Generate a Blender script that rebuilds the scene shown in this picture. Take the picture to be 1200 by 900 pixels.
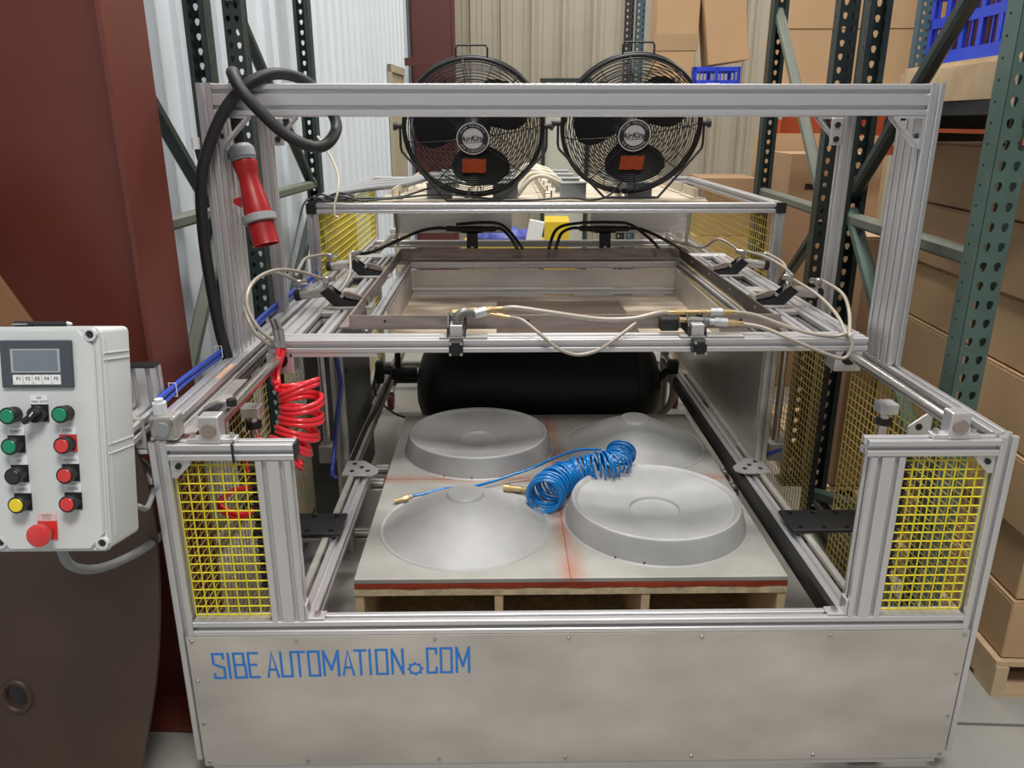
import bpy, bmesh, math, random
from mathutils import Vector, Matrix
random.seed(7)
PI = math.pi
S = bpy.context.scene
COL = S.collection
for o in list(bpy.data.objects): bpy.data.objects.remove(o)

# ---------------------------------------------------------------- camera
cam_d = bpy.data.cameras.new('camera'); cam = bpy.data.objects.new('camera', cam_d); COL.objects.link(cam)
cam_d.sensor_fit = 'HORIZONTAL'; cam_d.sensor_width = 36; cam_d.lens = 36 * 924 / 1200
cam_d.clip_start = .02
cam.location = (-.195, -1.65, 1.655)
cam.rotation_euler = (math.radians(90 - 18.4), 0, math.radians(-.87))
S.camera = cam
# ---------------------------------------------------------------- light
w = bpy.data.worlds.new('world'); S.world = w; w.use_nodes = True
w.node_tree.nodes['Background'].inputs[0].default_value = (.94, .97, 1, 1)
w.node_tree.nodes['Background'].inputs[1].default_value = .20
S.view_settings.view_transform = 'Standard'; S.view_settings.look = 'None'
S.view_settings.gamma = 1; S.view_settings.use_curve_mapping = False
S.view_settings.exposure = 0.33
def area(name, loc, sx, sy, power, col=(1, .97, .93), aim=None):
    d = bpy.data.lights.new(name, 'AREA'); d.shape = 'RECTANGLE'; d.size = sx; d.size_y = sy; d.energy = power; d.color = col
    o = bpy.data.objects.new(name, d); COL.objects.link(o); o.location = loc
    if aim: o.rotation_euler = (Vector(aim) - Vector(loc)).to_track_quat('-Z', 'Y').to_euler()
    return o
# rows of long ceiling lamps, as a warehouse has
area('ceiling_lamp', (.2, -2.6, 5.6), 1.6, 1.2, 185)
area('ceiling_lamp', (.2, 1.6, 5.8), 1.6, 1.2, 190)
area('ceiling_lamp', (.3, 6.2, 5.8), 1.6, 1.2, 95, (1, .95, .88))
area('ceiling_lamp', (4.8, 5.6, 5.8), 1.6, 1.2, 210, (1, .93, .84))

# ---------------------------------------------------------------- materials
MATS = {}
def mat(name, col, rough=.5, metal=0, noise=0, nscale=8, spec=.5, bump=0, stretch=None, col2=None, aniso=False, coat=0):
    if name in MATS: return MATS[name]
    m = bpy.data.materials.new(name); m.use_nodes = True; nt = m.node_tree; b = nt.nodes['Principled BSDF']
    b.inputs['Base Color'].default_value = (*col, 1); b.inputs['Roughness'].default_value = rough
    b.inputs['Metallic'].default_value = metal; b.inputs['Specular IOR Level'].default_value = spec
    b.inputs['Coat Weight'].default_value = coat
    if noise or bump:
        tc = nt.nodes.new('ShaderNodeTexCoord'); mp = nt.nodes.new('ShaderNodeMapping')
        nt.links.new(tc.outputs['Object'], mp.inputs[0])
        if stretch: mp.inputs['Scale'].default_value = stretch
        n = nt.nodes.new('ShaderNodeTexNoise'); n.inputs['Scale'].default_value = nscale; n.inputs['Detail'].default_value = 6
        nt.links.new(mp.outputs[0], n.inputs['Vector'])
        if noise:
            r = nt.nodes.new('ShaderNodeMapRange'); r.inputs[1].default_value = .3; r.inputs[2].default_value = .7
            nt.links.new(n.outputs[0], r.inputs[0])
            mx = nt.nodes.new('ShaderNodeMix'); mx.data_type = 'RGBA'
            c2 = col2 or tuple(c * (1 - noise) for c in col)
            mx.inputs[6].default_value = (*c2, 1); mx.inputs[7].default_value = (*col, 1)
            nt.links.new(r.outputs[0], mx.inputs[0]); nt.links.new(mx.outputs[2], b.inputs['Base Color'])
        if bump:
            bp = nt.nodes.new('ShaderNodeBump'); bp.inputs['Strength'].default_value = bump; bp.inputs['Distance'].default_value = .004
            nt.links.new(n.outputs[0], bp.inputs['Height']); nt.links.new(bp.outputs[0], b.inputs['Normal'])
    MATS[name] = m
    return m
ALU = mat('anodised_aluminium', (.68, .67, .68), .36, .7, .05, 3)
ALUD = mat('dusty_aluminium', (.5, .48, .44), .5, .5, .3, 14)
SHEET = mat('brushed_sheet_aluminium', (.66, .615, .565), .42, .5, .30, 3.0, stretch=(1, 1, 1.8), bump=.04)
CAST = mat('cast_aluminium', (.47, .47, .46), .62, .25, .22, 7, bump=.05)
STEEL = mat('mill_steel_angle', (.34, .28, .25), .5, .5, .35, 10, stretch=(1, 1, 6))
DARKANG = mat('dark_steel_angle', (.10, .085, .075), .5, .4, .3, 10)
CHROME = mat('ground_steel_rod', (.62, .60, .58), .22, .95)
BLACK = mat('black_plastic', (.012, .012, .014), .42)
BLACKM = mat('black_painted_metal', (.010, .010, .011), .5, 0, .2, 12)
TANKM = mat('black_tank_paint', (.016, .017, .02), .5, 0, .25, 4)
RUBBER = mat('black_rubber', (.013, .013, .014), .55, 0, .3, 20)
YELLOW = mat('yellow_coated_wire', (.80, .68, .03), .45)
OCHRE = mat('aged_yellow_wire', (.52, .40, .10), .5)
REDC = mat('red_structural_paint', (.155, .034, .022), .42, 0, .22, 3, bump=.04)
REDDK = mat('dark_red_paint', (.10, .022, .02), .5, 0, .2, 3)
WHITEW = mat('white_ribbed_steel', (.66, .72, .77), .45, 0, .06, 2)
TANW = mat('tan_ribbed_steel', (.36, .325, .255), .5, 0, .1, 2)
TRIMW = mat('tan_trim', (.42, .38, .27), .5)
CONC = mat('concrete', (.40, .385, .35), .55, 0, .28, 2.2, bump=.1)
GREEN = mat('green_rack_paint', (.075, .125, .105), .45, 0, .25, 12)
GREEND = mat('dark_green_rack_paint', (.018, .032, .030), .4, 0, .25, 12)
OLIVE = mat('grey_green_rack_paint', (.125, .14, .11), .45, 0, .15, 12)
BLUEP = mat('blue_grey_rack_paint', (.05, .10, .13), .5)
ORANGE = mat('orange_rack_beam', (.42, .07, .02), .45)
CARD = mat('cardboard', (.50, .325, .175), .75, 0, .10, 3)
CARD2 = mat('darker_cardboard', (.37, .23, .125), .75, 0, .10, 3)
CARDD = mat('box_edge_shadow_cardboard', (.20, .13, .075), .8)
TAPE = mat('brown_packing_tape', (.40, .27, .15), .35)
WOOD = mat('raw_pine', (.60, .44, .27), .65, 0, .2, 4, stretch=(1, 5, 5), bump=.03)
OSB = mat('chipboard_edge', (.66, .54, .34), .75, 0, .4, 45, bump=.2)
REDT = mat('red_sealant', (.36, .05, .02), .5, 0, .45, 9, stretch=(1, 4, 4))
CRATE = mat('blue_plastic_crate', (.025, .06, .58), .35)
PAPER = mat('white_paper', (.8, .8, .8), .6)
PANELW = mat('light_grey_enclosure', (.62, .64, .63), .4, 0, .04, 8)
GREYB = mat('grey_bezel', (.06, .07, .085), .4)
LCD = mat('lcd_glass', (.17, .20, .225), .2)
LCDF = mat('lcd_frame', (.36, .39, .43), .3)
GRN = mat('green_button', (.0, .23, .10), .35, coat=.3)
REDB = mat('red_button', (.62, .035, .03), .35, coat=.3)
YELB = mat('yellow_button', (.80, .62, .02), .35, coat=.3)
REDP = mat('red_plug_plastic', (.34, .012, .014), .35)
GREYP = mat('grey_plug_plastic', (.28, .29, .31), .5)
REDH = mat('red_air_hose', (.85, .03, .045), .22, coat=.4)
BLUEH = mat('blue_air_hose', (.0, .17, .50), .18, coat=.5)
BLUET = mat('blue_air_tube', (.03, .07, .42), .3)
HOSE = mat('clear_braided_hose', (.34, .30, .25), .35, .1)
BRASS = mat('brass', (.52, .39, .20), .33, .85)
NICKEL = mat('nickel_fitting', (.62, .60, .57), .28, .9, .2, 40)
GREYC = mat('grey_cable', (.22, .23, .24), .5)
WHITEC = mat('cream_wire', (.68, .62, .50), .5)
HEATB = mat('grey_heater_box', (.27, .29, .30), .5, .2)
CREAM = mat('cream_oven_panel', (.62, .54, .42), .55, 0, .3, 8)
FOIL = mat('embossed_reflector_foil', (.90, .88, .87), .30, .95, 0, 55, bump=1.0)
ORT = mat('orange_tape', (.72, .13, .03), .6, 0, .3, 30)
SIGNB = mat('blue_vinyl_lettering', (.015, .19, .62), .45)
DISCM = mat('brown_steel_plate', (.115, .070, .048), .5, .2, .6, 2.4, bump=.08)
HARDB = mat('brown_hardboard', (.26, .125, .055), .7, 0, .1, 30)
STICK = mat('peach_sticker', (.72, .40, .24), .6)
TARP = mat('blue_tarp', (.07, .09, .38), .45)
YELO = mat('yellow_sheet', (.70, .50, .03), .5)
GREYCAB = mat('grey_cabinet_steel', (.12, .12, .115), .4, .3, .3, 6)
MAROON = mat('maroon_wheel', (.16, .02, .02), .5)
SILVER = mat('silver_badge', (.55, .55, .55), .4, .3)
GREYDC = mat('conduit_grey', (.42, .38, .33), .6)

def mould_mat():
    # cast aluminium with rusty-red stains that run along the two seams of the plate
    m = mat('mould_plate_aluminium', (.46, .45, .41), .55, .3, .3, 4, bump=.05); nt = m.node_tree; b = nt.nodes['Principled BSDF']
    src = b.inputs['Base Color'].links[0].from_socket
    tc = nt.nodes.new('ShaderNodeTexCoord'); sp = nt.nodes.new('ShaderNodeSeparateXYZ'); nt.links.new(tc.outputs['Object'], sp.inputs[0])
    n = nt.nodes.new('ShaderNodeTexNoise'); n.inputs['Scale'].default_value = 9; nt.links.new(tc.outputs['Object'], n.inputs['Vector'])
    prev = src
    for k, wd in ((0, .055), (1, .045)):
        a = nt.nodes.new('ShaderNodeMath'); a.operation = 'ABSOLUTE'; nt.links.new(sp.outputs[k], a.inputs[0])
        r = nt.nodes.new('ShaderNodeMapRange'); r.inputs[1].default_value = 0; r.inputs[2].default_value = wd; r.inputs[3].default_value = 1.1; r.inputs[4].default_value = 0
        nt.links.new(a.outputs[0], r.inputs[0])
        mu = nt.nodes.new('ShaderNodeMath'); mu.operation = 'MULTIPLY'; nt.links.new(r.outputs[0], mu.inputs[0]); nt.links.new(n.outputs[0], mu.inputs[1])
        mx = nt.nodes.new('ShaderNodeMix'); mx.data_type = 'RGBA'; mx.inputs[7].default_value = (.42, .12, .05, 1)
        nt.links.new(mu.outputs[0], mx.inputs[0]); nt.links.new(prev, mx.inputs[6]); prev = mx.outputs[2]
    nt.links.new(prev, b.inputs['Base Color'])
    return m
MOULD = mould_mat()

# ---------------------------------------------------------------- object helpers
MB = Matrix.Translation((-.195, -1.65, 0)) @ Matrix.Rotation(math.radians(-3.3), 4, 'Z')   # building axes (u right, v deep)
ID = Matrix.Identity(4)
def tag(o, label=None, cat=None, group=None, kind=None):
    if label: o['label'] = label
    if cat: o['category'] = cat
    if group: o['group'] = group
    if kind: o['kind'] = kind
    return o
def thing(name, label, cat, loc=(0, 0, 0), group=None, F=ID):
    o = bpy.data.objects.new(name, None); COL.objects.link(o); o.empty_display_size = .1
    o.matrix_world = F @ Matrix.Translation(loc)
    o['W'] = 1; del o['W']
    return tag(o, label, cat, group)
WM = {}
def wm(o): 
    m = o.matrix_basis.copy()
    while o.parent: o = o.parent; m = o.matrix_basis @ m
    return m
def obj(name, bm, m, parent=None, F=ID, smooth=False, label=None, cat=None, group=None, kind=None):
    """link one mesh; bm is in frame F coordinates; origin = parent's, or base centre when top-level"""
    bm.transform(F)
    me = bpy.data.meshes.new(name)
    o = bpy.data.objects.new(name, me); COL.objects.link(o)
    if parent is not None:
        o.parent = parent; bm.transform(wm(parent).inverted())
    else:
        R = F.to_3x3().to_4x4(); Fi = R.inverted(); bm.transform(Fi)
        xs = [v.co.x for v in bm.verts]; ys = [v.co.y for v in bm.verts]; zs = [v.co.z for v in bm.verts]
        c = Vector(((min(xs) + max(xs)) / 2, (min(ys) + max(ys)) / 2, min(zs)))
        bm.transform(Matrix.Translation(-c)); o.matrix_world = R @ Matrix.Translation(c)
    bmesh.ops.recalc_face_normals(bm, faces=bm.faces[:])
    bm.to_mesh(me); bm.free()
    for mm in (m if isinstance(m, (list, tuple)) else [m]): me.materials.append(mm)
    if smooth:
        for p in me.polygons: p.use_smooth = True
        if smooth != 'all': me.set_sharp_from_angle(angle=math.radians(38))
    return tag(o, label, cat, group, kind)
def dup(root, M, label=None, group=None):
    """copy a thing, its parts and sub-parts; M is the copy's own basis matrix"""
    r = root.copy(); COL.objects.link(r); r.matrix_basis = M
    if label: r['label'] = label
    if group: r['group'] = group
    for ch in list(root.children):
        c = ch.copy(); COL.objects.link(c); c.parent = r
        for g in ch.children:
            d = g.copy(); COL.objects.link(d); d.parent = c
    return r
def shift(d): return Matrix.Translation(d)
N = bmesh.new
# ---------------------------------------------------------------- shape helpers
def box(bm, x0, x1, y0, y1, z0, z1, mi=0, M=None):
    vs = [bm.verts.new((x, y, z)) for x in (x0, x1) for y in (y0, y1) for z in (z0, z1)]
    if M is not None:
        for v in vs: v.co = M @ v.co
    for q in ((0, 1, 3, 2), (4, 6, 7, 5), (0, 4, 5, 1), (2, 3, 7, 6), (0, 2, 6, 4), (1, 5, 7, 3)):
        f = bm.faces.new([vs[i] for i in q]); f.material_index = mi
    return bm
def bbox(x0, x1, y0, y1, z0, z1): return box(N(), x0, x1, y0, y1, z0, z1)
def rbox(bm, x0, x1, y0, y1, z0, z1, r=.003, seg=2, M=None):
    b2 = bmesh.new(); box(b2, x0, x1, y0, y1, z0, z1)
    bmesh.ops.bevel(b2, geom=b2.edges[:], offset=r, segments=seg, affect='EDGES', profile=.5)
    if M is not None: b2.transform(M)
    merge(bm, b2); return bm
def merge(bm, b2):
    me = bpy.data.meshes.new('tmp'); b2.to_mesh(me); b2.free(); bm.from_mesh(me); bpy.data.meshes.remove(me)
def extr(bm, poly, a, b, X, Y, mi=0, caps=True):
    """extrude a 2D polygon (in axes X, Y) from point a to point b"""
    a = Vector(a); b = Vector(b); X = Vector(X); Y = Vector(Y)
    A = [bm.verts.new(a + X * p[0] + Y * p[1]) for p in poly]; B = [bm.verts.new(b + X * p[0] + Y * p[1]) for p in poly]
    n = len(poly)
    for i in range(n):
        f = bm.faces.new((A[i], A[(i + 1) % n], B[(i + 1) % n], B[i])); f.material_index = mi
    if caps:
        bm.faces.new(A).material_index = mi; bm.faces.new(B[::-1]).material_index = mi
def slot_poly(wd, h):
    pts = []; s, d = .0052, .0135; corners = [(-wd / 2, -h / 2), (wd / 2, -h / 2), (wd / 2, h / 2), (-wd / 2, h / 2)]
    for i in range(4):
        a = Vector(corners[i]); b = Vector(corners[(i + 1) % 4]); L = (b - a).length; t = (b - a) / L; n = Vector((-t.y, t.x))
        c = .002
        pts.append(a + t * c)
        k = max(1, round(L / .04))
        for j in range(k):
            m = a + t * (L * (j + .5) / k)
            pts += [m - t * (s + .0018), m - t * s + n * .0018, m - t * s + n * d, m + t * s + n * d, m + t * s + n * .0018, m + t * (s + .0018)]
        pts.append(b - t * c)
    return [(p.x, p.y) for p in pts]
def prof(x0, x1, y0, y1, z0, z1, axis=None, bm=None):
    """aluminium T-slot extrusion filling the given box, slots every 40 mm on all sides"""
    bm = bm or N(); d = (x1 - x0, y1 - y0, z1 - z0)
    ax = {'x': 0, 'y': 1, 'z': 2}[axis] if axis else d.index(max(d))
    c = [(x0 + x1) / 2, (y0 + y1) / 2, (z0 + z1) / 2]; lo = [x0, y0, z0]; hi = [x1, y1, z1]
    a = c[:]; b = c[:]; a[ax] = lo[ax]; b[ax] = hi[ax]
    o1, o2 = [(1, 2), (0, 2), (0, 1)][ax]
    X = [0, 0, 0]; X[o1] = 1; Y = [0, 0, 0]; Y[o2] = 1
    extr(bm, slot_poly(d[o1], d[o2]), a, b, X, Y)
    return bm
def cyl(bm, p0, p1, r, seg=16, r2=None, mi=0, caps=True):
    p0 = Vector(p0); p1 = Vector(p1); d = (p1 - p0).normalized(); u = d.orthogonal().normalized(); v = d.cross(u); r2 = r if r2 is None else r2
    A = [bm.verts.new(p0 + (u * math.cos(2 * PI * i / seg) + v * math.sin(2 * PI * i / seg)) * r) for i in range(seg)]
    B = [bm.verts.new(p1 + (u * math.cos(2 * PI * i / seg) + v * math.sin(2 * PI * i / seg)) * r2) for i in range(seg)]
    for i in range(seg):
        bm.faces.new((A[i], A[(i + 1) % seg], B[(i + 1) % seg], B[i])).material_index = mi
    if caps: bm.faces.new(A).material_index = mi; bm.faces.new(B[::-1]).material_index = mi
    return bm
def lathe(bm, prf, seg=48, M=ID, mi=0):
    """revolve (r, z) about local z"""
    rings = []
    for r, z in prf:
        if r < 1e-6: rings.append([bm.verts.new(M @ Vector((0, 0, z)))])
        else: rings.append([bm.verts.new(M @ Vector((r * math.cos(2 * PI * i / seg), r * math.sin(2 * PI * i / seg), z))) for i in range(seg)])
    for a, b in zip(rings, rings[1:]):
        for i in range(seg):
            j = (i + 1) % seg
            q = [a[i % len(a)], a[j % len(a)], b[j % len(b)], b[i % len(b)]]
            u = []
            for v in q:
                if v not in u: u.append(v)
            if len(u) > 2: bm.faces.new(u).material_index = mi
    return bm
def smooth_pts(pts, res=6):
    P = [Vector(p) for p in pts]; out = []
    for i in range(len(P) - 1):
        p0 = P[max(i - 1, 0)]; p1 = P[i]; p2 = P[i + 1]; p3 = P[min(i + 2, len(P) - 1)]
        for k in range(res):
            t = k / res
            out.append(.5 * ((2 * p1) + (p2 - p0) * t + (2 * p0 - 5 * p1 + 4 * p2 - p3) * t * t + (3 * p1 - p0 - 3 * p2 + p3) * t ** 3))
    out.append(P[-1]); return out
def frames(P):
    T = [(P[min(i + 1, len(P) - 1)] - P[max(i - 1, 0)]).normalized() for i in range(len(P))]
    n = T[0].orthogonal().normalized(); out = []
    for t in T:
        n = (n - t * n.dot(t)).normalized(); out.append((t, n, t.cross(n)))
    return out
def tube(bm, pts, r, seg=8, res=6, mi=0, closed=False):
    P = smooth_pts(pts, res) if res else [Vector(p) for p in pts]
    if closed:
        fr = []
        n = len(P)
        for i in range(n):
            t = (P[(i + 1) % n] - P[i - 1]).normalized(); c = sum(P, Vector()) / n; u = (P[i] - c); u = (u - t * u.dot(t)).normalized(); fr.append((t, u, t.cross(u)))
    else: fr = frames(P)
    R = [[bm.verts.new(p + (u * math.cos(2 * PI * k / seg) + v * math.sin(2 * PI * k / seg)) * r) for k in range(seg)] for p, (t, u, v) in zip(P, fr)]
    rr = list(zip(R, R[1:])) + ([(R[-1], R[0])] if closed else [])
    for a, b in rr:
        for k in range(seg):
            bm.faces.new((a[k], a[(k + 1) % seg], b[(k + 1) % seg], b[k])).material_index = mi
    if not closed: bm.faces.new(R[0][::-1]).material_index = mi; bm.faces.new(R[-1]).material_index = mi
    return bm
def ring(bm, c, rad, r, X=(1, 0, 0), Y=(0, 0, 1), n=48, seg=5, mi=0):
    c = Vector(c); X = Vector(X); Y = Vector(Y)
    return tube(bm, [c + (X * math.cos(2 * PI * i / n) + Y * math.sin(2 * PI * i / n)) * rad for i in range(n)], r, seg, 0, mi, True)
def coil_pts(axis, turns, R, per=18, ph=0, squash=1):
    P = smooth_pts(axis, 14); L = [0]
    for a, b in zip(P, P[1:]): L.append(L[-1] + (b - a).length)
    fr = frames(P); n = int(turns * per); out = []; k = 0
    for i in range(n + 1):
        s = L[-1] * i / n
        while k < len(P) - 2 and L[k + 1] < s: k += 1
        t = (s - L[k]) / max(L[k + 1] - L[k], 1e-9); c = P[k].lerp(P[k + 1], t); T, u, v = fr[k]
        a = 2 * PI * i / per + ph
        out.append(c + (u * math.cos(a) + v * math.sin(a) * squash) * (R if not isinstance(R, tuple) else R[0] + (R[1] - R[0]) * i / n))
    return out
def slab(bm, poly, plane, a, b):
    """polygon in plane 'xy','xz','yz', extruded along the third axis from a to b"""
    ax = {'xy': ((1, 0, 0), (0, 1, 0), (0, 0, 1)), 'xz': ((1, 0, 0), (0, 0, 1), (0, 1, 0)), 'yz': ((0, 1, 0), (0, 0, 1), (1, 0, 0))}[plane]
    Z = Vector(ax[2]); extr(bm, poly, Z * a, Z * b, ax[0], ax[1]); return bm
def mesh_panel(plane, c, a0, a1, z0, z1, pitch=.026, r=.0017):
    """welded wire mesh: plane 'x' (constant x=c, a is y) or 'y' (constant y=c, a is x)"""
    bm = N()
    def P(a, z, o=0): return (c + o, a, z) if plane == 'x' else (a, c + o, z)
    n = int((a1 - a0) / pitch)
    for i in range(n + 1):
        a = a0 + (a1 - a0) * i / n; cyl(bm, P(a, z0), P(a, z1), r, 5)
    n = int((z1 - z0) / pitch)
    for i in range(n + 1):
        z = z0 + (z1 - z0) * i / n; cyl(bm, P(a0, z, r * 1.6), P(a1, z, r * 1.6), r, 5)
    return bm
def text_mesh(s, size, depth=.0006, align='CENTER', bold=0):
    cu = bpy.data.curves.new('t', 'FONT'); cu.body = s; cu.size = size; cu.extrude = depth; cu.offset = size * bold; cu.align_x = align; cu.align_y = 'CENTER'; cu.resolution_u = 2
    o = bpy.data.objects.new('t', cu); COL.objects.link(o); bpy.context.view_layer.update()
    dg = bpy.context.evaluated_depsgraph_get(); me = bpy.data.meshes.new_from_object(o.evaluated_get(dg))
    bm = N(); bm.from_mesh(me); bpy.data.objects.remove(o); bpy.data.curves.remove(cu); bpy.data.meshes.remove(me)
    return bm

# ================================================================ THE SETTING
def structure(name, bm, m, F=ID, parent=None, **k): return obj(name, bm, m, parent, F, kind=None if parent else 'structure', **k)
fl = structure('floor', bbox(-6, 9, -2.5, 14, -.1, 0), CONC, MB)
structure('floor_joint', bbox(-2, 6, 1.905, 1.915, .0002, .0012), mat('joint', (.12, .115, .11), .8), MB, fl)
def ribs(u0, u1, pitch, base, d, wtop=.03, wbot=.055, minor=0):
    """profile line of ribbed wall sheet: list of (u, depth)"""
    pts = []; u = u0
    while u < u1 - 1e-6:
        c = u + pitch / 2
        pts += [(u, 0)]
        if minor:
            for k in (.18, .34): pts += [(u + pitch * k - .012, 0), (u + pitch * k, minor), (u + pitch * k + .012, 0)] if c - (u + pitch * k) > wbot / 2 + .01 else []
        pts += [(c - wbot / 2, 0), (c - wtop / 2, d), (c + wtop / 2, d), (c + wbot / 2, 0)]
        if minor:
            for k in (.68, .84): pts += [(u + pitch * k - .012, 0), (u + pitch * k, minor), (u + pitch * k + .012, 0)]
        u += pitch
    pts.append((u1, 0)); return pts
def wall(name, prof_pts, axis, pos, sgn, z0, z1, m):
    bm = N(); last = None
    for a, d in prof_pts:
        p = (pos + sgn * d, a) if axis == 'v' else (a, pos + sgn * d)
        cur = (bm.verts.new((p[0], p[1], z0)), bm.verts.new((p[0], p[1], z1)))
        if last: bm.faces.new((last[0], cur[0], cur[1], last[1]))
        last = cur
    return structure(name, bm, m, MB)
wl = wall('wall_left', ribs(-.6, 9.0, .2, 0, .022, .02, .05), 'v', -1.46, 1, 0, 7, WHITEW)
wb = wall('wall_back', ribs(-1.6, 8.0, .32, 0, .035, .03, .07, .006), 'u', 9.0, -1, 0, 7, TANW)
# door frame in the far end of the left wall
d1 = structure('door_1', bbox(-1.455, -1.430, 7.66, 8.24, 0, 2.08), TRIMW, MB)
structure('door_frame', bbox(-1.45, -1.415, 7.60, 7.655, 0, 2.15), TRIMW, MB, d1)
structure('door_frame', bbox(-1.45, -1.415, 8.245, 8.29, 0, 2.15), TRIMW, MB, d1)
structure('door_header', bbox(-1.45, -1.41, 7.60, 8.29, 2.085, 2.15), TRIMW, MB, d1)
# red building columns
def column(name, u0, u1, vc, half, tf, tw, z1, m, base=True):
    bm = N(); box(bm, u1 - tf, u1, vc - half, vc + half, 0, z1); box(bm, u0, u0 + tf, vc - half, vc + half, 0, z1)
    box(bm, u0 + tf, u1 - tf, vc - tw / 2, vc + tw / 2, 0, z1)
    c = structure(name, bm, m, MB)
    if base:
        structure('base_plate', bbox(u0 - .03, u1 + .012, vc - half - .03, vc + half + .03, .0, .02), m, MB, c)
        for uu in (u0 + .08, u1 - .07):
            for vv in (vc - half * .6, vc + half * .6):
                b = N(); cyl(b, (uu, vv, .02), (uu, vv, .05), .012, 6); structure('anchor_bolt', b, m, MB, c)
    return c
column('column_1', -1.455, -.955, 1.91, .10, .012, .01, 6.5, REDC)
column('column_2', -1.40, -.97, 8.8, .11, .02, .30, 6.5, REDDK)
structure('trim_1', bbox(-1.41, -1.02, 8.3, 8.36, 2.18, 2.25), REDDK, MB)

# ================================================================ PALLET RACKS
def hole_plate(bm, M, W, zs, cols, hole, thick, pitch):
    """plate in local (x across, z up) from zs[0] to zs[1], real holes"""
    edges = [-W / 2] + [(cols[i] + cols[i + 1]) / 2 for i in range(len(cols) - 1)] + [W / 2]
    n = int((zs[1] - zs[0]) / pitch)
    for j in range(n):
        z0 = zs[0] + j * pitch; z1 = z0 + pitch; zc = (z0 + z1) / 2
        for i, cx in enumerate(cols):
            x0, x1 = edges[i], edges[i + 1]; xm = (x0 + x1) / 2
            out = [(x0, z0), (cx, z0), (x1, z0), (x1, zc), (x1, z1), (cx, z1), (x0, z1), (x0, zc)]
            inn = [(cx + hx, zc + hz) for hx, hz in hole]
            L = []
            for y in (0, thick):
                L.append(([bm.verts.new(M @ Vector((p[0], y, p[1]))) for p in out], [bm.verts.new(M @ Vector((p[0], y, p[1]))) for p in inn]))
            for k in range(8):
                k2 = (k + 1) % 8
                for o_, i_ in L: bm.faces.new((o_[k], o_[k2], i_[k2], i_[k]))
                bm.faces.new((L[0][1][k], L[0][1][k2], L[1][1][k2], L[1][1][k]))
TEAR = [(-.005, -.011), (0, -.0135), (.005, -.011), (.0095, .002), (.007, .0095), (0, .012), (-.007, .0095), (-.0095, .002)]
ROUND = [(.0045 * math.cos(-PI * 3 / 4 + k * PI / 4), .0045 * math.sin(-PI * 3 / 4 + k * PI / 4)) for k in range(8)]
def post_mesh(z0=.0, z1=3.1):
    bm = N(); W = .076; D = .070
    hole_plate(bm, ID, W, (z0, z1), (-.018, .018), TEAR, .003, .0508)
    for s in (-1, 1):
        M = Matrix.Translation((s * (W / 2 - .0015), D / 2 + .0015, 0)) @ Matrix.Rotation(PI / 2, 4, 'Z')
        hole_plate(bm, M, D, (z0, z1), (.012,), ROUND, .003, .0508)
        box(bm, s * W / 2 - (.018 if s > 0 else 0), s * W / 2 + (.018 if s < 0 else 0), D, D + .003, z0, z1)
    return bm
_post = {}
def rack_post(parent, u, v, face, m, F=MB):
    """upright post; face -1: holes face the camera side, +1: away"""
    key = m.name
    if key not in _post:
        bm = post_mesh(); me = bpy.data.meshes.new('upright_post'); bmesh.ops.recalc_face_normals(bm, faces=bm.faces[:]); bm.to_mesh(me); bm.free(); me.materials.append(m); _post[key] = me
    o = bpy.data.objects.new('upright_post', _post[key]); COL.objects.link(o)
    R = Matrix.Rotation(0 if face < 0 else PI, 4, 'Z')
    o.parent = parent; o.matrix_basis = wm(parent).inverted() @ F @ Matrix.Translation((u, v, 0)) @ R
    return o
def strut(parent, name, p0, p1, m, wd=.046, label=None):
    """round-cornered brace tube"""
    bm = N(); p0 = Vector(p0); p1 = Vector(p1); d = (p1 - p0).normalized(); X = Vector((1, 0, 0)); Y = d.cross(X).normalized()
    h = wd / 2; c = h * .45
    poly = [(-h + c, -h), (h - c, -h), (h, -h + c), (h, h - c), (h - c, h), (-h + c, h), (-h, h - c), (-h, -h + c)]
    extr(bm, poly, p0, p1, X, Y); return obj(name, bm, m, parent, MB, label=label)
def frame(label, group, u, v0, v1, m0, m1, diag, strutm, strutz, cat='rack'):
    t = thing('rack_upright_frame', label, cat, (u, (v0 + v1) / 2, 0), group, MB)
    if m0: rack_post(t, u, v0, -1, m0); obj('foot_plate', bbox(u - .06, u + .06, v0 - .02, v0 + .10, 0, .006), m0, t, MB)
    rack_post(t, u, v1, 1, m1); obj('foot_plate', bbox(u - .06, u + .06, v1 - .10, v1 + .02, 0, .006), m1, t, MB)
    for z in strutz: strut(t, 'horizontal_strut', (u, v0 + .05, z), (u, v1 - .05, z), strutm)
    for a, za, b, zb, m in diag: strut(t, 'diagonal_brace', (u, a, za), (u, b, zb), m)
    return t
fA = frame('green rack upright frame with orange tag beside the tall box stack', 'rack frames on the right', 1.16, 2.1, 3.15, GREEN, GREEND,
      [(2.15, 2.24, 3.10, 1.40, GREEND), (3.1, 1.33, 2.15, .55, GREEN), (2.15, .5, 3.10, .15, GREEN)], OLIVE, [1.305, .14])
fB = frame('dark green rack upright frame behind the second tall aluminium post', 'rack frames on the right', 1.2, 3.5, 4.6, GREEND, GREEND,
      [(4.72 - .15, 2.2, 3.6, 1.37, OLIVE), (3.55, 1.22, 4.5, .5, GREEND)], OLIVE, [1.285, .14])
obj('orange_tag', bbox(1.175, 1.24, 2.088, 2.092, 1.60, 1.76), ORT, fA, MB, label='orange tag on the post')
fC = frame('green rack upright frame at the white wall nearest the red column', 'rack frames on the left', -1.285, 2.15, 3.15, GREEND, GREEND,
      [(2.3, 2.07, 3.1, 1.28, GREEND), (3.1, 1.25, 2.5, .62, OLIVE)], OLIVE, [1.325, .14])
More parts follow.
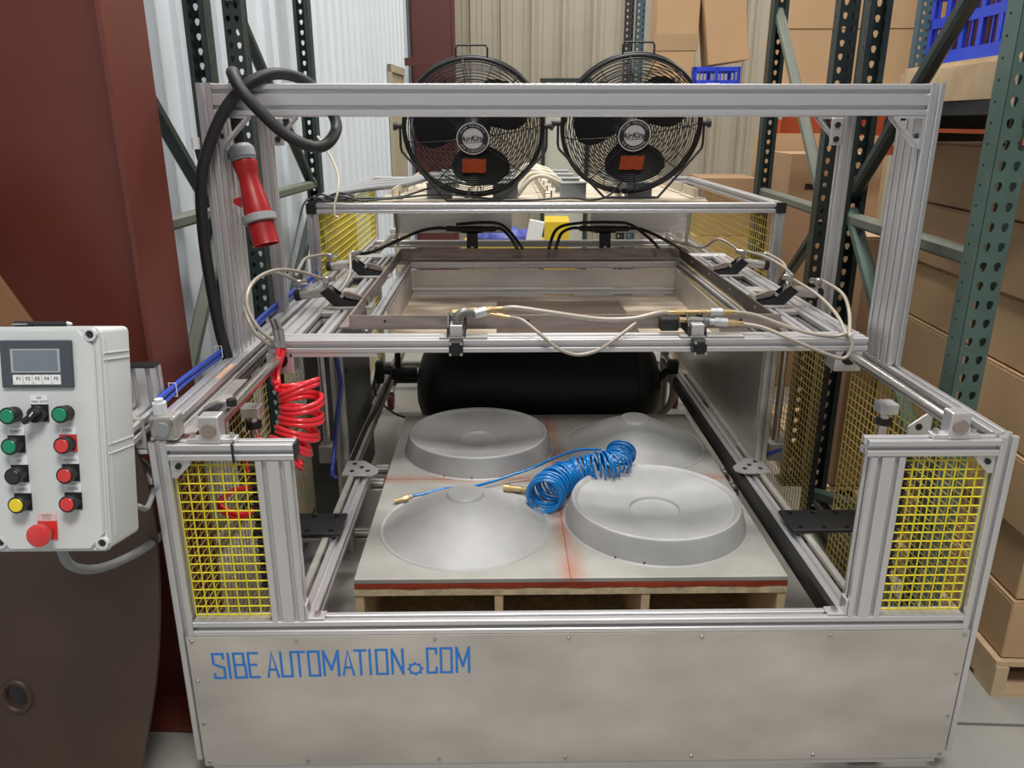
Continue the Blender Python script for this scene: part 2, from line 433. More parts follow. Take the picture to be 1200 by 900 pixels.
fD = frame('green rack upright frame at the white wall behind the black cable loop', 'rack frames on the left', -1.30, 3.5, 4.55, GREEND, GREEND,
      [(3.5, 2.14, 4.45, 1.32, GREEND), (4.45, 1.2, 3.6, .5, GREEND)], OLIVE, [1.325, .14])
# beams and shelves of the right-hand racks
def rbeam(parent, name, u0, u1, v, z0, z1, m, label=None):
    bm = N(); extr(bm, [(0, 0), (.04, 0), (.04, .6), (.026, .66), (.026, 1), (0, 1)], (u0, v, z0), (u1, v, z0), (0, 1, 0), (0, 0, z1 - z0))
    return obj(name, bm, m, parent, MB, label=label)
tA = thing('rack_shelf_beams', 'dark rack beams under the blue crate pallet', 'rack beam', (2.2, 2.6, 1.6), 'rack beams', MB)
rbeam(tA, 'front_beam', 1.21, 3.6, 2.14, 1.585, 1.68, BLACKM); rbeam(tA, 'rear_beam', 1.24, 3.6, 3.08, 1.585, 1.712, BLACKM)
rbeam(tA, 'lower_beam', 1.24, 3.6, 3.02, 1.54, 1.575, ORANGE, 'orange beam')
tB = thing('rack_shelf_beams', 'orange rack beams above the box with a hand hole', 'rack beam', (2.2, 4, 1.6), 'rack beams', MB)
rbeam(tB, 'front_beam', 1.26, 3.6, 4.50, 1.60, 1.70, ORANGE); rbeam(tB, 'rear_beam', 1.62, 3.6, 5.9, 1.56, 1.67, ORANGE)
rbeam(tB, 'front_beam', 1.25, 3.6, 3.50, 1.60, 1.68, ORANGE)
obj('side_beam', bbox(1.245, 1.285, 2.19, 3.07, 1.674, 1.7145), mat('slate_beam', (.03, .035, .038), .45), tA, MB); obj('orange_strip', bbox(1.243, 1.25, 2.19, 3.07, 1.622, 1.634), ORANGE, tA, MB)
# blue-grey uprights far behind
for (u, v, lab, m) in ((2.40, 5.6, 'blue grey rack post standing before the shelved boxes at upper right', BLUEP), (.70, 7.5, 'black rack post of the pair above the right fan', BLACKM), (.80, 7.55, 'blue rack post of the pair above the right fan', BLUEP)):
    t = thing('rack_post', lab, 'rack', (u, v, 0), 'far rack posts', MB); rack_post(t, u, v, -1, m)
    obj('foot_plate', bbox(u - .045, u + .045, v - .005, v + .08, 0, .006), m, t, MB)

# ================================================================ BOXES, CRATES, PALLETS
def carton(label, group, u0, u1, v0, v1, z0, z1, m=CARD, tape=None, lab=None, hole=None, rot=0, top=True):
    t = thing('cardboard_box', label, 'box', ((u0 + u1) / 2, (v0 + v1) / 2, z0), group, MB)
    F = MB @ Matrix.Translation(((u0 + u1) / 2, (v0 + v1) / 2, z0)) @ Matrix.Rotation(rot, 4, 'Y')
    hu = (u1 - u0) / 2; hv = (v1 - v0) / 2; h = z1 - z0
    bm = N(); rbox(bm, -hu, hu, -hv, hv, 0, h - .005, .004, 1)
    obj('carton_body', bm, m, t, F)
    b = N()
    box(b, -hu + .001, hu - .001, -hv + .001, -.002, h - .0045, h); box(b, -hu + .001, hu - .001, .002, hv - .001, h - .0045, h)
    obj('top_flap', b, m, t, F)
    if tape: obj('packing_tape', bbox(-.03, .03, -hv - .0008, hv + .0008, h - .12, h + .0008), TAPE, t, F) if tape == 1 else obj('packing_tape', bbox(-hu - .0006, hu + .0006, -hv - .0008, hv, h - tape, h + .0008), TAPE, t, F)
    if lab: obj('paper_label', bbox(lab[0], lab[0] + lab[2], -hv - .0012, -hv, lab[1], lab[1] + lab[3]), PAPER, t, F)
    if hole:
        b = N(); box(b, hole[0] - .045, hole[0] + .045, -hv - .0015, -hv, hole[1] - .018, hole[1] + .018); obj('hand_hole', b, BLACK, t, F)
    return t
# stack on the pallet at the right: seven layers, each box its own
pos_words = ['bottom', 'second', 'third', 'fourth', 'fifth', 'sixth', 'top']
zs = [.125, .322, .53, .738, .957, .166 + 1.0, 1.377, 1.59]
for i in range(7):
    j = .012 * math.sin(i * 2.1)
    for k, (v0, v1, wh) in enumerate(((2.05, 2.60, 'near'), (2.61, 3.16, 'far'))):
        lab = 'brown box in the %s layer of the tall right stack, %s' % (pos_words[i], 'row facing the camera' if k == 0 else 'row behind the first')
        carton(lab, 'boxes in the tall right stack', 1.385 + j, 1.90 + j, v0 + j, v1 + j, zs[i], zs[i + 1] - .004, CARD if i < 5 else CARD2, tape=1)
def pallet(label, u0, u1, v0, v1, z, group='wooden pallets', m=WOOD):
    t = thing('wooden_pallet', label, 'pallet', ((u0 + u1) / 2, (v0 + v1) / 2, z), group, MB)
    n = 7; wv = (v1 - v0) / n
    for i in range(n):
        obj('deck_board', bbox(u0, u1, v0 + i * wv + .006, v0 + (i + 1) * wv - .006, z + .105, z + .122), m, t, MB)
    for i in range(3):
        obj('bottom_board', bbox(u0, u1, v0 + (v1 - v0 - .1) * i / 2, v0 + (v1 - v0 - .1) * i / 2 + .1, z, z + .016), m, t, MB)
        uu = u0 + (u1 - u0 - .038) * i / 2
        obj('stringer', bbox(uu, uu + .038, v0, v1, z + .0165, z + .1045), m, t, MB)
pallet('wooden pallet on the floor under the tall right stack', 1.365, 2.3, 2.03, 3.2, 0)
for i, (z0, z1) in enumerate(((.0, .50), (.504, 1.02), (1.024, 1.54))):
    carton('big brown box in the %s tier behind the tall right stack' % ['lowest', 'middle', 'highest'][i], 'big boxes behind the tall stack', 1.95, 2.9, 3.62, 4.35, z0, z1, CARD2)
# blue crate on its shelf
t = thing('wooden_pallet', 'pale timber deck on the rack beam under the blue crate', 'pallet', (2.0, 2.6, 1.68), 'wooden pallets', MB)
obj('deck_board', bbox(1.24, 3.4, 2.16, 2.30, 1.682, 1.715), WOOD, t, MB)
obj('side_board', bbox(1.24, 3.4, 2.16, 2.20, 1.716, 1.815), WOOD, t, MB); obj('side_board', bbox(1.24, 1.28, 2.201, 2.999, 1.716, 1.815), WOOD, t, MB)
obj('side_board', bbox(1.24, 3.4, 3.0, 3.04, 1.716, 1.815), WOOD, t, MB)
for i in range(6): obj('top_board', bbox(1.26 + i * .35, 1.56 + i * .35, 2.165, 3.05, 1.8155, 1.832), WOOD, t, MB)
def crate(label, u0, u1, v0, v1, z0, z1, nu=4, nv=4, step=.028):
    t = thing('plastic_crate', label, 'crate', ((u0 + u1) / 2, (v0 + v1) / 2, z0), 'blue plastic crates', MB)
    th = .012
    obj('crate_bottom', bbox(u0, u1, v0, v1, z0, z0 + .012), CRATE, t, MB)
    b = N()
    for (a0, a1, b0, b1) in ((u0, u1, v0, v0 + th), (u0, u1, v1 - th, v1), (u0, u0 + th, v0, v1), (u1 - th, u1, v0, v1)):
        for z in (z0 + .012, z0 + (z1 - z0) * .5, z1 - .03): box(b, a0, a1, b0, b1, z, z + .03)
    for i in range(nu + 1):
        u = u0 + (u1 - u0 - .025) * i / nu
        for v in (v0, v1 - th): box(b, u, u + .025, v, v + th, z0, z1)
    for i in range(nv + 1):
        v = v0 + (v1 - v0 - .025) * i / nv
        for u in (u0, u1 - th): box(b, u, u + th, v, v + .025, z0, z1)
    obj('crate_frame', b, CRATE, t, MB)
    b = N(); n = int((u1 - u0) / step)
    for i in range(n):
        u = u0 + .02 + (u1 - u0 - .04) * i / n
        box(b, u, u + .008, v0 + .003, v0 + .008, z0, z1)
    for i in range(int((v1 - v0) / step)):
        v = v0 + .045 + (v1 - v0 - .04) * i / int((v1 - v0) / step); box(b, u0 + .003, u0 + .008, v, v + .008, z0, z1)
    obj('side_slats', b, CRATE, t, MB)
    return t
crate('large blue slatted crate on the timber deck at upper right', 1.30, 1.95, 2.42, 3.0, 1.833, 2.07, 4, 5, .06)
obj('maroon_parts_bin', bbox(1.33, 1.92, 2.46, 2.96, 1.848, 2.05), mat('maroon_parts', (.17, .05, .06), .6), None, MB, label='maroon packed goods inside the large blue crate', cat='bin')
# boxes beyond, on the shelf above the orange beam
bz = [(1.905, 2.262), (2.266, 2.66)]
for k in range(4):
    u0 = 1.66 + k * .56
    for j, (z0, z1) in enumerate(bz):
        carton('%s box of the %s column on the shelf above the orange beam' % (['lower', 'upper'][j], ['first', 'second', 'third', 'fourth'][k]), 'boxes on the high shelf', u0, u0 + .55, 6.05, 6.6, z0, z1, CARD, lab=(.12, .26, .06, .05) if j == 0 and k < 2 else None)
sh = obj('rack_shelf_deck', bbox(1.5, 4, 6.0, 6.8, 1.86, 1.903), WOOD, None, MB, label='timber shelf deck carrying the high row of boxes', cat='shelf')
# boxes under the orange beam
carton('tall brown box with a dark hand hole behind the rack', None, 1.47, 2.02, 5.0, 5.5, .30, 1.47, CARD2, hole=(-.13, .98))
carton('pale tall box standing behind the box with the hand hole', None, 1.46, 2.3, 5.65, 5.89, .25, 1.575, CARD)
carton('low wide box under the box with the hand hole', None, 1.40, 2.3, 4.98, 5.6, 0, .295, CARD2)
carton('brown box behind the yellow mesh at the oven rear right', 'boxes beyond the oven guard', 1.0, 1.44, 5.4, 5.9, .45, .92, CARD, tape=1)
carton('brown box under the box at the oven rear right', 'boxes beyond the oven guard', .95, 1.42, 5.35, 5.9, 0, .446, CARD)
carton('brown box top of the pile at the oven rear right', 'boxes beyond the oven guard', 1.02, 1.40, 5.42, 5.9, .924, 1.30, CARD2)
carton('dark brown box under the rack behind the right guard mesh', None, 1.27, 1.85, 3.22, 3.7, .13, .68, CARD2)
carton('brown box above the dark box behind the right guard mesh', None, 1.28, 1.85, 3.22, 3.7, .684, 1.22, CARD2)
pallet('dusty pallet on the floor under the dark boxes behind the guard mesh', 1.26, 1.93, 3.22, 4.3, 0)
obj('steel_floor_channel', bbox(1.17, 1.23, 2.45, 3.05, .02, .12), OLIVE, None, MB, label='grey green steel channel on the floor right of the machine', cat='channel')
# boxes high above the fans
carton('lower box of the taped pair high above the right fan', 'boxes above the right fan', .80, 1.11, 6.5, 6.9, 1.80, 2.16, CARD)
carton('upper box with wide tape band high above the right fan', 'boxes above the right fan', .81, 1.125, 6.5, 6.9, 2.163, 2.56, CARD, tape=None)
obj('packing_tape', bbox(.806, 1.129, 6.497, 6.499, 2.165, 2.28), TAPE, bpy.data.objects['cardboard_box.%03d' % (len([o for o in bpy.data.objects if o.name.startswith('cardboard_box')]) - 1)], MB)
carton('tilted open box leaning on the small blue crate', 'boxes above the right fan', 1.20, 1.50, 6.42, 6.72, 2.075, 2.55, CARD, rot=math.radians(-8))
crate('small blue crate under the tilted box', 1.09, 1.44, 6.4, 6.75, 1.80, 2.045, 2, 2)
obj('paper_label', bbox(1.19, 1.29, 6.396, 6.399, 1.86, 1.93), PAPER, bpy.data.objects['plastic_crate.001'], MB)
obj('rack_shelf_deck', bbox(.75, 1.75, 6.15, 6.9, 1.78, 1.799), WOOD, None, MB, label='timber shelf under the pair of boxes above the right fan', cat='shelf')
# odds and ends seen through the machine
g = thing('steel_stand', 'thin dark green steel stand before the tan wall between the fans', 'stand', (.15, 8.8, 0), None, MB)
for u in (-.06, .40): obj('leg', bbox(u, u + .04, 8.7, 8.74, 0, 2.04), GREEND, g, MB)
obj('top_rail', bbox(-.08, .46, 8.7, 8.74, 2.04, 2.08), GREEND, g, MB)
obj('back_sheet', bbox(-.02, .40, 8.75, 8.76, .3, 2.0), mat('pale_sheet', (.50, .50, .42), .6), g, MB)
t = thing('yellow_drum_cart', 'yellow sheet metal cart seen through the oven gap', 'cart', (0, 6, 0), None, MB)
obj('cart_body', bbox(-.01, .17, 5.8, 6.2, .25, .965), YELO, t, MB); obj('cart_shelf', bbox(-.62, -.011, 5.8, 6.2, .76, .80), YELO, t, MB)
for u in (-.5, .2):
    b = N(); cyl(b, (u - .02, 5.9, .1), (u + .02, 5.9, .1), .1, 16); obj('wheel', b, BLACKM, t, MB); obj('leg', bbox(u - .02, u + .02, 5.95, 5.99, .05, .74), YELO, t, MB)
b = N(); bmesh.ops.create_icosphere(b, subdivisions=4, radius=1)
for v in b.verts:
    c = v.co; k = 1 + .12 * math.sin(9 * c.x + 3 * c.y) + .08 * math.sin(17 * c.y + 5 * c.z) + .05 * math.sin(23 * c.x)
    v.co = Vector((c.x * .22 * k - .30, c.y * .15 + 5.97, max(.801, .83 + c.z * .075 * k)))
obj('blue_tarp', b, TARP, None, MB, smooth='all', label='crumpled blue tarp lying on the yellow cart shelf', cat='tarp')
obj('white_carton', box(N(), -.05, .06, -.03, .03, 0, .17, M=Matrix.Translation((-.10, 5.83, .803)) @ Matrix.Rotation(.18, 4, 'Y')), PAPER, None, MB, label='small white carton standing tilted beside the blue tarp', cat='box')

# ================================================================ THE FORMING MACHINE (one welded and bolted frame)
mc = thing('forming_machine_frame', 'aluminium extrusion machine frame with blue lettered front panel and yellow guards', 'machine', (0, 1.65, 0))
def mp(name, bm, m=ALU, **k): return obj(name, bm, m, mc, **k)
# front face
mp('corner_post', prof(-.99, -.95, 0, .04, .08, .97)); mp('corner_post', prof(.95, .99, 0, .04, .08, .972))
mp('top_rail', prof(-.949, -.665, 0, .04, .925, .965)); mp('top_rail', prof(.645, .949, 0, .04, .925, .965))
mp('end_cap', bbox(-.664, -.660, .001, .039, .926, .964), BLACK)
mp('upright', prof(-.755, -.675, 0, .04, .4975, .924)); mp('upright', prof(.657, .737, 0, .04, .4975, .924))
mp('middle_rail', prof(-.949, .949, 0, .04, .457, .497))
mp('bottom_rail', prof(-.949, .949, .0, .04, .045, .085))
mp('shelf_lip', bbox(-.945, -.76, .003, .037, .4975, .5005)); mp('shelf_lip', bbox(.74, .945, .003, .037, .4975, .5005))
fp = mp('front_panel', box(N(), -.968, .968, -.004, -.0005, .063, .458), SHEET)
def screw_at(x, z):
    b = N(); cyl(b, (x, -.0041, z), (x, -.0075, z), .0055, 10, .0045); box(b, x - .003, x + .003, -.0079, -.0074, z - .0006, z + .0006, 1)
    obj('panel_screw', b, [NICKEL, BLACK], fp)
for x in (-.955, -.70, -.36, -.03, .30, .62, .955):
    screw_at(x, .446)
    screw_at(x, .078)
for z in (.20, .33): screw_at(-.955, z); screw_at(.955, z)
# lettering as strokes: S I B E  A U T O M A T I O N gear C O M
def stroke(bm, pts, x0, wd, z0, h, t, y=-.0046):
    P = [Vector((x0 + p[0] * wd, z0 + p[1] * h)) for p in pts]; closed = (P[0] - P[-1]).length < 1e-6
    if closed: P = P[:-1]
    n = len(P); L = []; Rr = []
    for i in range(n):
        a = P[i - 1] if (i or closed) else None; c = P[(i + 1) % n] if (i < n - 1 or closed) else None
        d0 = (P[i] - a).normalized() if a is not None else None; d1 = (c - P[i]).normalized() if c is not None else None
        p = P[i].copy()
        if d0 is None: nn_ = Vector((-d1.y, d1.x)); k = 1; p = p - d1 * t * .5
        elif d1 is None: nn_ = Vector((-d0.y, d0.x)); k = 1; p = p + d0 * t * .5
        else:
            m = Vector((-d0.y, d0.x)) + Vector((-d1.y, d1.x)); nn_ = m.normalized(); k = min(1.6, 1 / max(.3, nn_.dot(Vector((-d0.y, d0.x)))))
        L.append(p + nn_ * t / 2 * k); Rr.append(p - nn_ * t / 2 * k)
    V = [[(bm.verts.new((q.x, yy, q.y))) for q in W] for yy in (y, y + .0005) for W in (L, Rr)]
    for i in range(n if closed else n - 1):
        j = (i + 1) % n
        for A, B2 in ((V[0], V[1]), (V[2], V[3]), (V[0], V[2]), (V[1], V[3])): bm.faces.new((A[i], A[j], B2[j], B2[i]))
    if not closed:
        for i in (0, -1): bm.faces.new((V[0][i], V[1][i], V[3][i], V[2][i]))
GL = {'S': [[(1, .82), (1, 1), (0, 1), (0, .58), (1, .42), (1, 0), (.0, 0), (0, .16)]], 'I': [[(.5, 0), (.5, 1)]],
      'B': [[(0, 0), (0, 1), (.9, 1), (.9, .6), (1, .47), (1, 0), (0, 0)], [(0, .53), (.9, .53)]], 'E': [[(1, 1), (0, 1), (0, 0), (1, 0)], [(0, .52), (.8, .52)]],
      'A': [[(0, 0), (.5, 1), (1, 0)], [(.2, .3), (.8, .3)]], 'U': [[(0, 1), (0, 0), (1, 0), (1, 1)]], 'T': [[(0, 1), (1, 1)], [(.5, 1), (.5, 0)]],
      'O': [[(0, 0), (0, 1), (1, 1), (1, 0), (0, 0)]], 'M': [[(0, 0), (0, 1)], [(0, 1), (.5, .25)], [(.5, .25), (1, 1)], [(1, 1), (1, 0)]], 'N': [[(0, 0), (0, 1)], [(0, 1), (1, 0)], [(1, 0), (1, 1)]], 'C': [[(1, .8), (1, 1), (0, 1), (0, 0), (1, 0), (1, .2)]]}
word = [('S', 249, 261), ('I', 265, 269), ('B', 273.5, 286), ('E', 290.5, 301), ('A', 312, 324), ('U', 328.5, 340.5), ('T', 343, 356), ('O', 361, 373), ('M', 378.5, 395.5),
        ('A', 401, 413), ('T', 415.5, 428), ('I', 431, 435), ('O', 440.5, 453), ('N', 459, 471.5), ('C', 500.5, 511), ('O', 516.5, 529), ('M', 535, 549.5)]
for ch, a, b_ in word:
    k = .638 / 303; x0 = -.914 + (a - 247) * k; wd = (b_ - a) * k; f = (a - 247) / 303
    bm = N()
    for q_, st in enumerate(GL[ch]): stroke(bm, st, x0, wd, .338 + .012 * f,   .071, .0062, -.0046 - .0002 * q_)
    obj('letter', bm, SIGNB, fp, label='blue letter %s' % ch)
bm = N(); gx, gz = -.411, .360
for r0, r1 in ((.0115, .0165),):
    P = []
    for i in range(48):
        a = 2 * PI * i / 48; P.append((a, r1 + (.0045 if (i % 6) in (0, 1) else 0)))
    o_ = [[bm.verts.new((gx + r * math.cos(a), y, gz + r * math.sin(a))) for a, r in P] for y in (-.0047, -.0041)]
    i_ = [[bm.verts.new((gx + r0 * math.cos(a), y, gz + r0 * math.sin(a))) for a, r in P] for y in (-.0047, -.0041)]
    for i in range(48):
        j = (i + 1) % 48
        for k in (0, 1): bm.faces.new((o_[k][i], o_[k][j], i_[k][j], i_[k][i]))
        bm.faces.new((o_[0][i], o_[0][j], o_[1][j], o_[1][i]))
obj('gear_logo', bm, SIGNB, fp, label='blue gear outline used as the dot')
# yellow mesh guards
mp('guard_mesh', mesh_panel('y', .022, -.945, -.76, .503, .905, .0235, .0018), YELLOW, label='bright yellow wire mesh of the left front guard')
mp('guard_mesh', mesh_panel('y', .022, .742, .945, .503, .905, .0235, .0018), YELLOW, label='bright yellow wire mesh of the right front guard')
for s in (-1, 1):
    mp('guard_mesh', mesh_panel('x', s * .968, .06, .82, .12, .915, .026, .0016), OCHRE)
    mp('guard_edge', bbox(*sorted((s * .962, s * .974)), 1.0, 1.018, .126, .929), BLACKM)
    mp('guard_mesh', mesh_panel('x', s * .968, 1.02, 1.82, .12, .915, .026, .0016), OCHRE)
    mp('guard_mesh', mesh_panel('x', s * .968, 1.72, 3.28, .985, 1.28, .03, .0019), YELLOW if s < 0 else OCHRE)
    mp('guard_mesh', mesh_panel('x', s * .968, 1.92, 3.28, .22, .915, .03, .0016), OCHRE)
# side rails, posts, base
for s in (-1, 1):
    a, b = sorted((s * .95, s * .99))
    mp('side_top_rail', prof(a, b, .041, 3.33, .93, .97)); mp('side_base_rail', prof(a, b, .041, 3.33, .085, .125), ALUD)
    for y in (1.84,): mp('side_post', prof(a, b, y, y + .04, .126, .929), ALUD if y > 1 else ALU)
    mp('rear_post', prof(a, b, 3.29, 3.33, .126, .929), ALUD)
    # inner floor rails that carry the lift rails
    a, b = sorted((s * .66, s * .70))
    mp('inner_rail', prof(a, b, .041, .96 if s < 0 else 2.35, .44, .48), ALU)
    mp('linear_guide', bbox(*sorted((s * .705, s * .722)), .041, .95 if s < 0 else 2.0, .482, .492), ALUD)
    if s > 0: mp('black_inner_rail', bbox(.643, .659, .045, 2.3, .425, .479), BLACKM, label='black guide channel')
    if s > 0: mp('inner_rail_post', prof(a, b, 2.352, 2.392, .13, .92), ALUD)
    else: mp('cable_duct', prof(-.785, -.745, 1.02, 2.75, .38, .42), ALUD); mp('inner_rail_post', prof(-.785, -.745, .96, 1.0, .13, .92), ALUD)
    mp('mount_plate', rbox(N(), *sorted((s * .67, s * .93)), .42, .55, .4815 + .012, .505), BLACKM, label='black mounting plate')
    for i in range(3):
        for yy in (.44, .53):
            bb = N(); cyl(bb, (s * (.70 + i * .07), yy, .5052), (s * (.70 + i * .07), yy, .511), .007, 8); mp('plate_bolt', bb, BLACKM)
    # vertical guide rod with blocks
    bb = N(); cyl(bb, (s * .85, 1.12, .50), (s * .85, 1.12, .93), .014, 16); mp('guide_rod', bb, CHROME, smooth=True)
    mp('rod_block', rbox(N(), *sorted((s * .82, s * .88)), 1.09, 1.15, .43, .499), ALUD); mp('rod_block', rbox(N(), *sorted((s * .82, s * .88)), 1.09, 1.15, .93, .975), ALUD)
    bb = N(); cyl(bb, (s * .88, .40, .52), (s * .88, .40, .88), .013, 16); mp('lift_cylinder', bb, CHROME, smooth=True)
    mp('rod_block', rbox(N(), *sorted((s * .855, s * .905)), .375, .425, .885, .915), ALU)
    bb = N(); cyl(bb, (s * .88, .40, .850), (s * .88, .40, .866), .022, 18); mp('rod_collar', bb, BLACKM)
    # ribbed hose / energy chain hanging behind the front guard
    bb = N()
    for i in range(24): rbox(bb, *sorted((s * .775, s * .805)), .10, .13, .53 + i * .0155, .541 + i * .0155, .002, 1)
    mp('cable_chain', bb, BLACKM, kind='stuff')
    # long guide rods of the shuttle
    bb = N(); cyl(bb, (s * .85, .05, .995), (s * .85, 3.29, .995), .0155, 20); mp('shuttle_rod', bb, CHROME, smooth=True)
    for y in (.003, 3.27):
        x0, x1 = sorted((s * .815, s * .885)); bb = N()
        rbox(bb, x0 + .012, x1 - .012, y + .001, y + .042, .9655, 1.03, .004); rbox(bb, x0 - .02, x1 + .02, y + .006, y + .036, .9655, .975, .002)
        blk = mp('rod_clamp', bb, ALU)
        bb = N(); cyl(bb, (s * .85, y - .004, .997), (s * .85, y + .0005, .997), .017, 20); obj('rod_end', bb, mat('worn_rod_end', (.34, .27, .24), .5, .4), blk)
        for q in (-1, 1):
            bb = N(); cyl(bb, (s * .85 + q * .044, y + .02, .9755), (s * .85 + q * .044, y + .02, .985), .0065, 6); obj('clamp_bolt', bb, NICKEL, blk)
# polished inner panel on the right, cabinet on the left
mp('inner_side_panel', bbox(.722, .727, .98, 2.34, .495, .92), mat('polished_sheet', (.62, .58, .50), .3, .75, .25, 5, bump=.05), label='scratched sheet aluminium inner panel')
mp('inner_post', prof(.715, .755, .93, .97, .483, .929), ALUD)
cb = mp('control_cabinet', rbox(N(), -.93, -.79, 1.17, 1.80, .16, .93, .006), GREYCAB, label='grey steel cabinet')
for y in (1.25, 1.45, 1.7):
    bb = N(); cyl(bb, (-.7895, y, .75), (-.784, y, .75), .01, 10); obj('knockout', bb, BLACKM, cb)
# cross members at the lift position
for y, z in ((.90, .399), (1.02, .399)):
    mp('cross_member', prof(-.659, -.615, y, y + .04, z, z + .04, 'x'), ALUD)
    mp('cross_member', prof(.632, .659, y, y + .04, z - .02, z + .02, 'x'), ALUD)
for s in (-1, 1):
    pl_ = N(); slab(pl_, [(0, 0), (.10, 0), (.12, .02), (.12, .05), (.06, .12), (0, .12)] if s > 0 else [(0, 0), (0, .12), (-.06, .12), (-.12, .05), (-.12, .02), (-.10, 0)], 'xy', .0, .006)
    pl_.transform(Matrix.Translation((-.745 if s > 0 else .745, .84, .4935))); pt = mp('joint_plate', pl_, ALU)
    for dx, dy in ((.03, .03), (.03, .09), (.085, .03), (.06, .06)):
        bb = N(); cyl(bb, ((-.745 + dx) if s > 0 else (.745 - dx), .84 + dy, .4996), ((-.745 + dx) if s > 0 else (.745 - dx), .84 + dy, .5015), .008, 10); obj('plate_hole', bb, BLACKM, pt)
mp('base_cross_rail', prof(-.949, .949, 2.85, 2.89, .165, .205), BLACKM); mp('base_cross_rail', prof(-.949, .949, 3.29, 3.33, .126, .166), ALUD)
mp('rear_top_rail', prof(-.949, .949, 3.20, 3.24, .925, .965), ALU)
for s in (-1, 1): mp('base_link_rail', prof(*sorted((s * .91, s * .949)), 2.4, 2.849, .165, .205), BLACKM)
# castors
def castor(x, y, z1):
    t = mp('castor', bbox(x - .04, x + .04, y - .04, y + .04, z1 - .012, z1 - .001), NICKEL)
    bb = N()
    for q in (-1, 1): slab(bb, [(y - .035, z1 - .013), (y + .035, z1 - .013), (y + .012, .045), (y - .012, .045)], 'yz', x + q * .022 - .002, x + q * .022 + .002)
    obj('castor_fork', bb, NICKEL, t)
    bb = N(); cyl(bb, (x - .017, y, .052), (x + .017, y, .052), .05, 24); obj('castor_wheel', bb, MAROON, t)
for s in (-1, 1):
    castor(s * .86, 2.87, .164)
    castor(s * .78, .10, .112)
    if s < 0: castor(-.65, 1.02, .144)
mp('castor_rail', prof(-.949, -.60, 1.00, 1.04, .145, .185), ALUD)
# ---- portal
PZ = 1.752
mp('portal_beam', prof(-.949, .949, .564, .604, PZ - .082, PZ - .002)); mp('portal_beam', prof(-.949, .949, 1.09, 1.13, PZ - .082, PZ - .002))
for s in (-1, 1):
    a, b = sorted((s * .95, s * .99))
    mp('portal_post', prof(a, b, .564, .604, .971, PZ))
    mp('portal_post', prof(a, b, .605, .725, .971, PZ - .045))
    mp('portal_post', prof(a, b, 1.09, 1.13, .971, PZ - .045)); mp('portal_top_rail', prof(a, b, .605, 1.13, PZ - .0445, PZ - .003))
def gusset(x, y, z, sx, sz, leg=.075, wd=.036, axis='x'):
    """45 degree corner bracket in the xz plane (or yz), corner at (x,z)"""
    bm = N(); t = .006
    def Q(a, b_): return (x + sx * a, z + sz * b_)
    def sl(poly, w0, w1):
        P = [Q(*p) for p in poly]
        slab(bm, P, 'xz', w0, w1)
    sl([(0, 0), (leg, 0), (leg, t), (0, t)], y, y + wd); sl([(0, t), (t, t), (t, leg), (0, leg)], y, y + wd)
    sl([(leg, t), (leg - t * 1.5, t), (t, leg - t * 1.5), (t, leg)], y, y + wd * .22); sl([(leg, t), (leg - t * 1.5, t), (t, leg - t * 1.5), (t, leg)], y + wd * .78, y + wd)
    g_ = mp('corner_bracket', bm, ALU)
    for a, b_ in ((leg * .6, t), (t, leg * .6)):
        p = Q(a, b_); n = (0, sz) if b_ == t else (sx, 0); bb = N(); cyl(bb, (p[0], y + wd / 2, p[1]), (p[0] + n[0] * .006, y + wd / 2, p[1] + n[1] * .006), .007, 8); obj('bracket_bolt', bb, BLACKM, g_)
for y in (.566, 1.092):
    gusset(-.949, y, PZ - .0825, 1, -1, .085); gusset(.949, y, PZ - .0825, -1, -1, .085)
# bracket plates seen end on behind the beam
for s in (-1, 1):
    bb = mp('bracket_plate', rbox(N(), *sorted((s * .905, s * .946)), 1.082, 1.089, 1.58, 1.668), ALU)
    for z in (1.60, 1.645):
        b2 = N(); cyl(b2, (s * .925, 1.0815, z), (s * .925, 1.076, z), .0095, 10); obj('bracket_bolt', b2, BLACKM, bb)
    # base angle clips of the front uprights
    x = s * .668 if s < 0 else .650
    b3 = N()
    if s < 0: rbox(b3, -.6745, -.668, .004, .036, .4975, .542, .001, 1); rbox(b3, -.668, -.628, .004, .036, .4975, .504, .001, 1)
    else: rbox(b3, .650, .6565, .004, .036, .4975, .542, .001, 1); rbox(b3, .610, .650, .004, .036, .4975, .504, .001, 1)
    cl = mp('angle_clip', b3, ALU); xx = -.648 if s < 0 else .630
    b2 = N(); cyl(b2, (xx, .02, .5042), (xx, .02, .510), .0085, 12); obj('bracket_bolt', b2, NICKEL, cl)
    # inside clips of guard window
    q = N(); slab(q, [(0, 0), (.045, 0), (.045, -.012), (.012, -.045), (0, -.045)] if s < 0 else [(0, 0), (0, -.045), (-.012, -.045), (-.045, -.012), (-.045, 0)], 'xz', .008, .018)
    q.transform(Matrix.Translation((s * .949, 0, .9245))); cg = mp('angle_clip', q, ALU)
    b2 = N(); cyl(b2, (s * .930, .008, .910), (s * .930, .003, .910), .007, 10); obj('bracket_bolt', b2, BLACKM, cg)
# white bracket with hole on the right rail
bb = N(); slab(bb, [(0, 0), (.06, 0), (.06, .055), (.045, .055), (0, .02)], 'xz', 0, .006); bb.transform(Matrix.Translation((.885, .28, .868))); br = mp('sensor_bracket', bb, ALU)
b2 = N(); cyl(b2, (.912, .2795, .888), (.912, .277, .888), .009, 12); obj('bracket_hole', b2, BLACKM, br)
